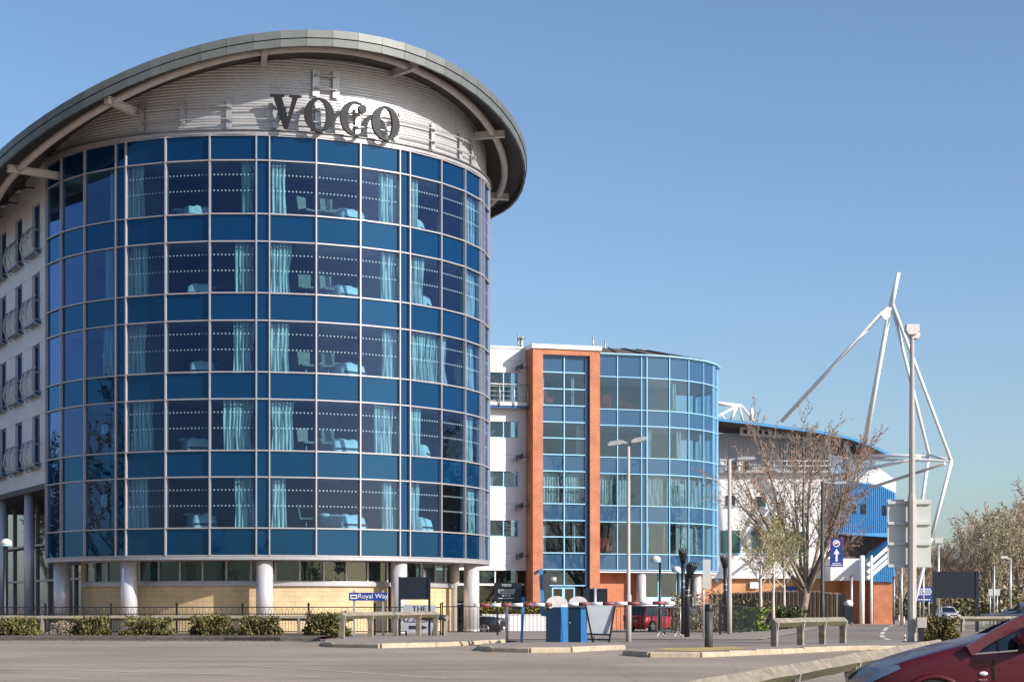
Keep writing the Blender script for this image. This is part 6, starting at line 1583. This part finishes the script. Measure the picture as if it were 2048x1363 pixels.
# ---- maroon car in the foreground
M_maroon = pmat('maroon_paint', (.075, .004, .011), .38, .0, var=.03, coat=.25, spec=.35)
def maroon_car():
    Y0 = 20.9; gz0 = gz(5.5, 20.5); root = thing('maroon_car', 'dark maroon car crossing the lower right corner in the foreground', 'car', (5.8, Y0, gz0)); root.rotation_euler[2] = -.055; root.location.x += .05
    # x, top z at centre, shoulder z at side, half width, bottom z
    st = [(3.66, -.10, -.12, .50, -.30), (3.70, .03, .02, .62, -.30), (3.80, .16, .155, .70, -.30), (3.95, .295, .285, .77, -.29), (4.10, .375, .365, .82, -.28), (4.27, .443, .415, .845, -.28), (4.49, .51, .47, .86, -.28), (4.83, .604, .555, .875, -.28), (5.0, .645, .56, .88, -.28), (5.16, .677, .54, .88, -.28), (5.30, .72, .525, .88, -.28), (5.6, .72, .535, .885, -.28), (6.4, .735, .565, .885, -.28), (7.4, .74, .62, .88, -.28), (7.9, .70, .60, .82, -.2), (8.05, .55, .45, .74, -.1)]
    m = MB(); npt = 0
    for x, zt, zs_, w, zb_ in st:
        sec = [(w*.9, zb_), (w*.985, zb_+.12), (w*1.0, lerp(zb_, zs_, .45)), (w*.992, lerp(zb_, zs_, .72)), (w*.99, lerp(zb_, zs_, .88)), (w*.965, zs_), (w*.93, lerp(zs_, zt, .5)), (w*.80, lerp(zs_, zt, .84)), (w*.4, lerp(zs_, zt, .98)), (0, zt)]
        full = [(-a, b) for a, b in sec]+[(a, b) for a, b in reversed(sec[:-1])]; npt = len(full); m.v += [(x, Y0+a, b) for a, b in full]
    for i in range(len(st)-1):
        for k in range(npt):
            k2 = (k+1) % npt; m.f.append((i*npt+k, i*npt+k2, (i+1)*npt+k2, (i+1)*npt+k)); m.m.append(0); m.sm.append(True)
    m.f.append(tuple(range(npt))); m.m.append(0); m.sm.append(False); e = (len(st)-1)*npt; m.f.append(tuple(e+k for k in range(npt))); m.m.append(0); m.sm.append(False)
    ob = m.obj('body', M_maroon, root, True)
    sub = ob.modifiers.new('smooth', 'SUBSURF'); sub.levels = 2; sub.render_levels = 2
    wY = lambda x: Y0-ramp(x, [(s[0], s[3]) for s in st])
    # cabin: pillars, roof, glass
    cab = [(5.25, .62, .70), (5.46, .73, .70), (5.9, .90, .66), (6.4, 1.04, .64), (6.9, 1.15, .62), (7.6, 1.14, .62), (8.0, .95, .62)]
    m = MB()
    for x, z, w in cab: m.v += [(x, Y0-w, z), (x, Y0, z+.035), (x, Y0+w, z)]
    for i in range(len(cab)-1):
        for k in range(2): m.f.append((i*3+k, i*3+k+1, (i+1)*3+k+1, (i+1)*3+k)); m.m.append(0 if i >= 2 else 1); m.sm.append(True)
    m.obj('roof_and_windscreen', [M_maroon, M_carg], root)
    for sg in (-1, 1):
        bw_, rw_ = .872, .66
        yb = lambda z: Y0+sg*lerp(bw_, rw_, min(1, max(0, (z-.5)/.65)))
        win = [(4.93, .497), (5.46, .775), (6.0, .985), (6.5, 1.07), (7.3, 1.08), (7.75, .95), (7.85, .64), (6.4, .575), (5.46, .541)]
        m = MB(); n_ = len(win); m.add([(x, yb(z), z) for x, z in win], [tuple(range(n_))]); m.obj('side_window', M_carg, root, True)
        arch = [(4.88, .50), (5.20, .69), (5.46, .825), (5.9, 1.0), (6.4, 1.125), (7.3, 1.135), (7.85, .98), (7.97, .64)]
        m = MB()
        if sg > 0: arch = [(5.46, .69), (5.9, .86), (6.4, 1.03)]+arch[5:]
        for (x0, z0), (x1, z1) in zip(arch, arch[1:]): m.bar((x0, yb(z0), z0+(.02 if sg < 0 else 0)), (x1, yb(z1), z1+(.02 if sg < 0 else 0)), .115 if sg < 0 else .06, .10, (0, 1, 0))
        m.obj('pillar', M_maroon, root)
        m = MB(); ln = [(4.94, .494), (5.46, .536), (6.4, .572), (7.85, .635)]
        for (x0, z0), (x1, z1) in zip(ln, ln[1:]): m.bar((x0, yb(z0)+sg*.012, z0), (x1, yb(z1)+sg*.012, z1), .016, .02, (0, 1, 0))
        m.obj('chrome_strip', M_chrome, root)
        m = MB(); m.bar((5.20, yb(.5)+sg*.004, .515), (5.20, yb(.62)+sg*.004, .63), .03, .03); m.obj('window_divider', M_black, root)
        m = MB(); m.smooth = True; m.lathe([(.01, -.11), (.10, -.09), (.135, -.02), (.12, .06), (.05, .10), (.01, .105)], 14, (5.48 if sg < 0 else 5.8, Y0+sg*1.02, .69 if sg < 0 else .62)); mo = m.obj('mirror', M_maroon, root); m = MB(); m.bar((5.45 if sg < 0 else 5.77, Y0+sg*.86, .54), (5.48 if sg < 0 else 5.8, Y0+sg*.98, .58), .10, .05); m.obj('mirror_arm', M_black, mo)
        # headlight wraps the front corner
        m = MB(); top_ = [(3.80, .185), (3.87, .25), (3.97, .315), (4.08, .365), (4.15, .375)]; bot = [(3.795, .155), (3.87, .185), (3.97, .235), (4.08, .29), (4.17, .335)]
        for (xa, za), (xb, zb_) in zip(top_, bot): m.v += [(xa, Y0+sg*(Y0-wY(xa)+.004), za), (xb, Y0+sg*(Y0-wY(xb)+.018), zb_)]
        for i in range(4): m.f.append((2*i, 2*i+1, 2*i+3, 2*i+2)); m.m.append(0); m.sm.append(True)
        m.obj('headlight', M_hl, root, True)
        # front and rear wheels under lipped arches
        for xw in (4.52, 7.2):
            zc = gz0+.31
            m = MB(); m.tube([(xw, Y0+sg*.70, zc), (xw, Y0+sg*.893, zc)], .355, 30, True, False); m.obj('wheel_arch', M_tyre, root)
            m = MB(); m.tube([(xw+.375*cos(a), Y0+sg*.885, zc+.39*sin(a)) for a in [pi*i/18 for i in range(19)]], .028, 8); m.obj('arch_lip', M_maroon, root)
            m = MB(); m.tube([(xw, Y0+sg*.68, zc), (xw, Y0+sg*.90, zc)], .31, 30, True, False); ty = m.obj('tyre', M_tyre, root)
            m = MB(); m.tube([(xw, Y0+sg*.90, zc), (xw, Y0+sg*.908, zc)], .205, 24, True, False); m.obj('rim', M_rim, ty)
        m = MB(); m.bar((5.15, Y0+sg*.886, .44), (5.19, Y0+sg*.888, -.2), .008, .012); m.obj('door_gap', M_black, root)
        m = MB(); c = P(1969, 1346, Y0-.89); m.smooth = True; m.v += [(c.x+.045*cos(a)*k, Y0+sg*(.888+.012*(1-k*k)), c.z+.022*sin(a)*k) for k in (1, .6, .1) for a in [2*pi*i/16 for i in range(16)]]
        for j in range(2):
            for i in range(16): m.f.append((j*16+i, j*16+(i+1) % 16, (j+1)*16+(i+1) % 16, (j+1)*16+i)); m.m.append(0); m.sm.append(True)
        m.obj('side_repeater', M_text, root, True)
        m = MB(); c = P(1968, 1358.5, Y0-.89)
        for dx in (-.035, -.012, .012, .035): m.box((c.x+dx-.008, Y0+sg*.889-.002, c.z-.008), (c.x+dx+.008, Y0+sg*.889+.002, c.z+.008))
        bd_ = m.obj('badge', M_chrome, root); bd_['kind'] = 'stuff'
        m = MB(); m.bar((5.0, Y0+sg*.91, .18), (7.6, Y0+sg*.91, .20), .02, .06); m.obj('side_moulding', M_maroon, root)
    m = MB(); m.bar((3.585, Y0-.26, -.08), (3.585, Y0+.26, -.08), .02, .11); m.obj('number_plate', M_text, root)
M_hl = pmat('headlamp_glass', (.20, .24, .28), .05, .5, var=0, coat=1.0)
maroon_car()
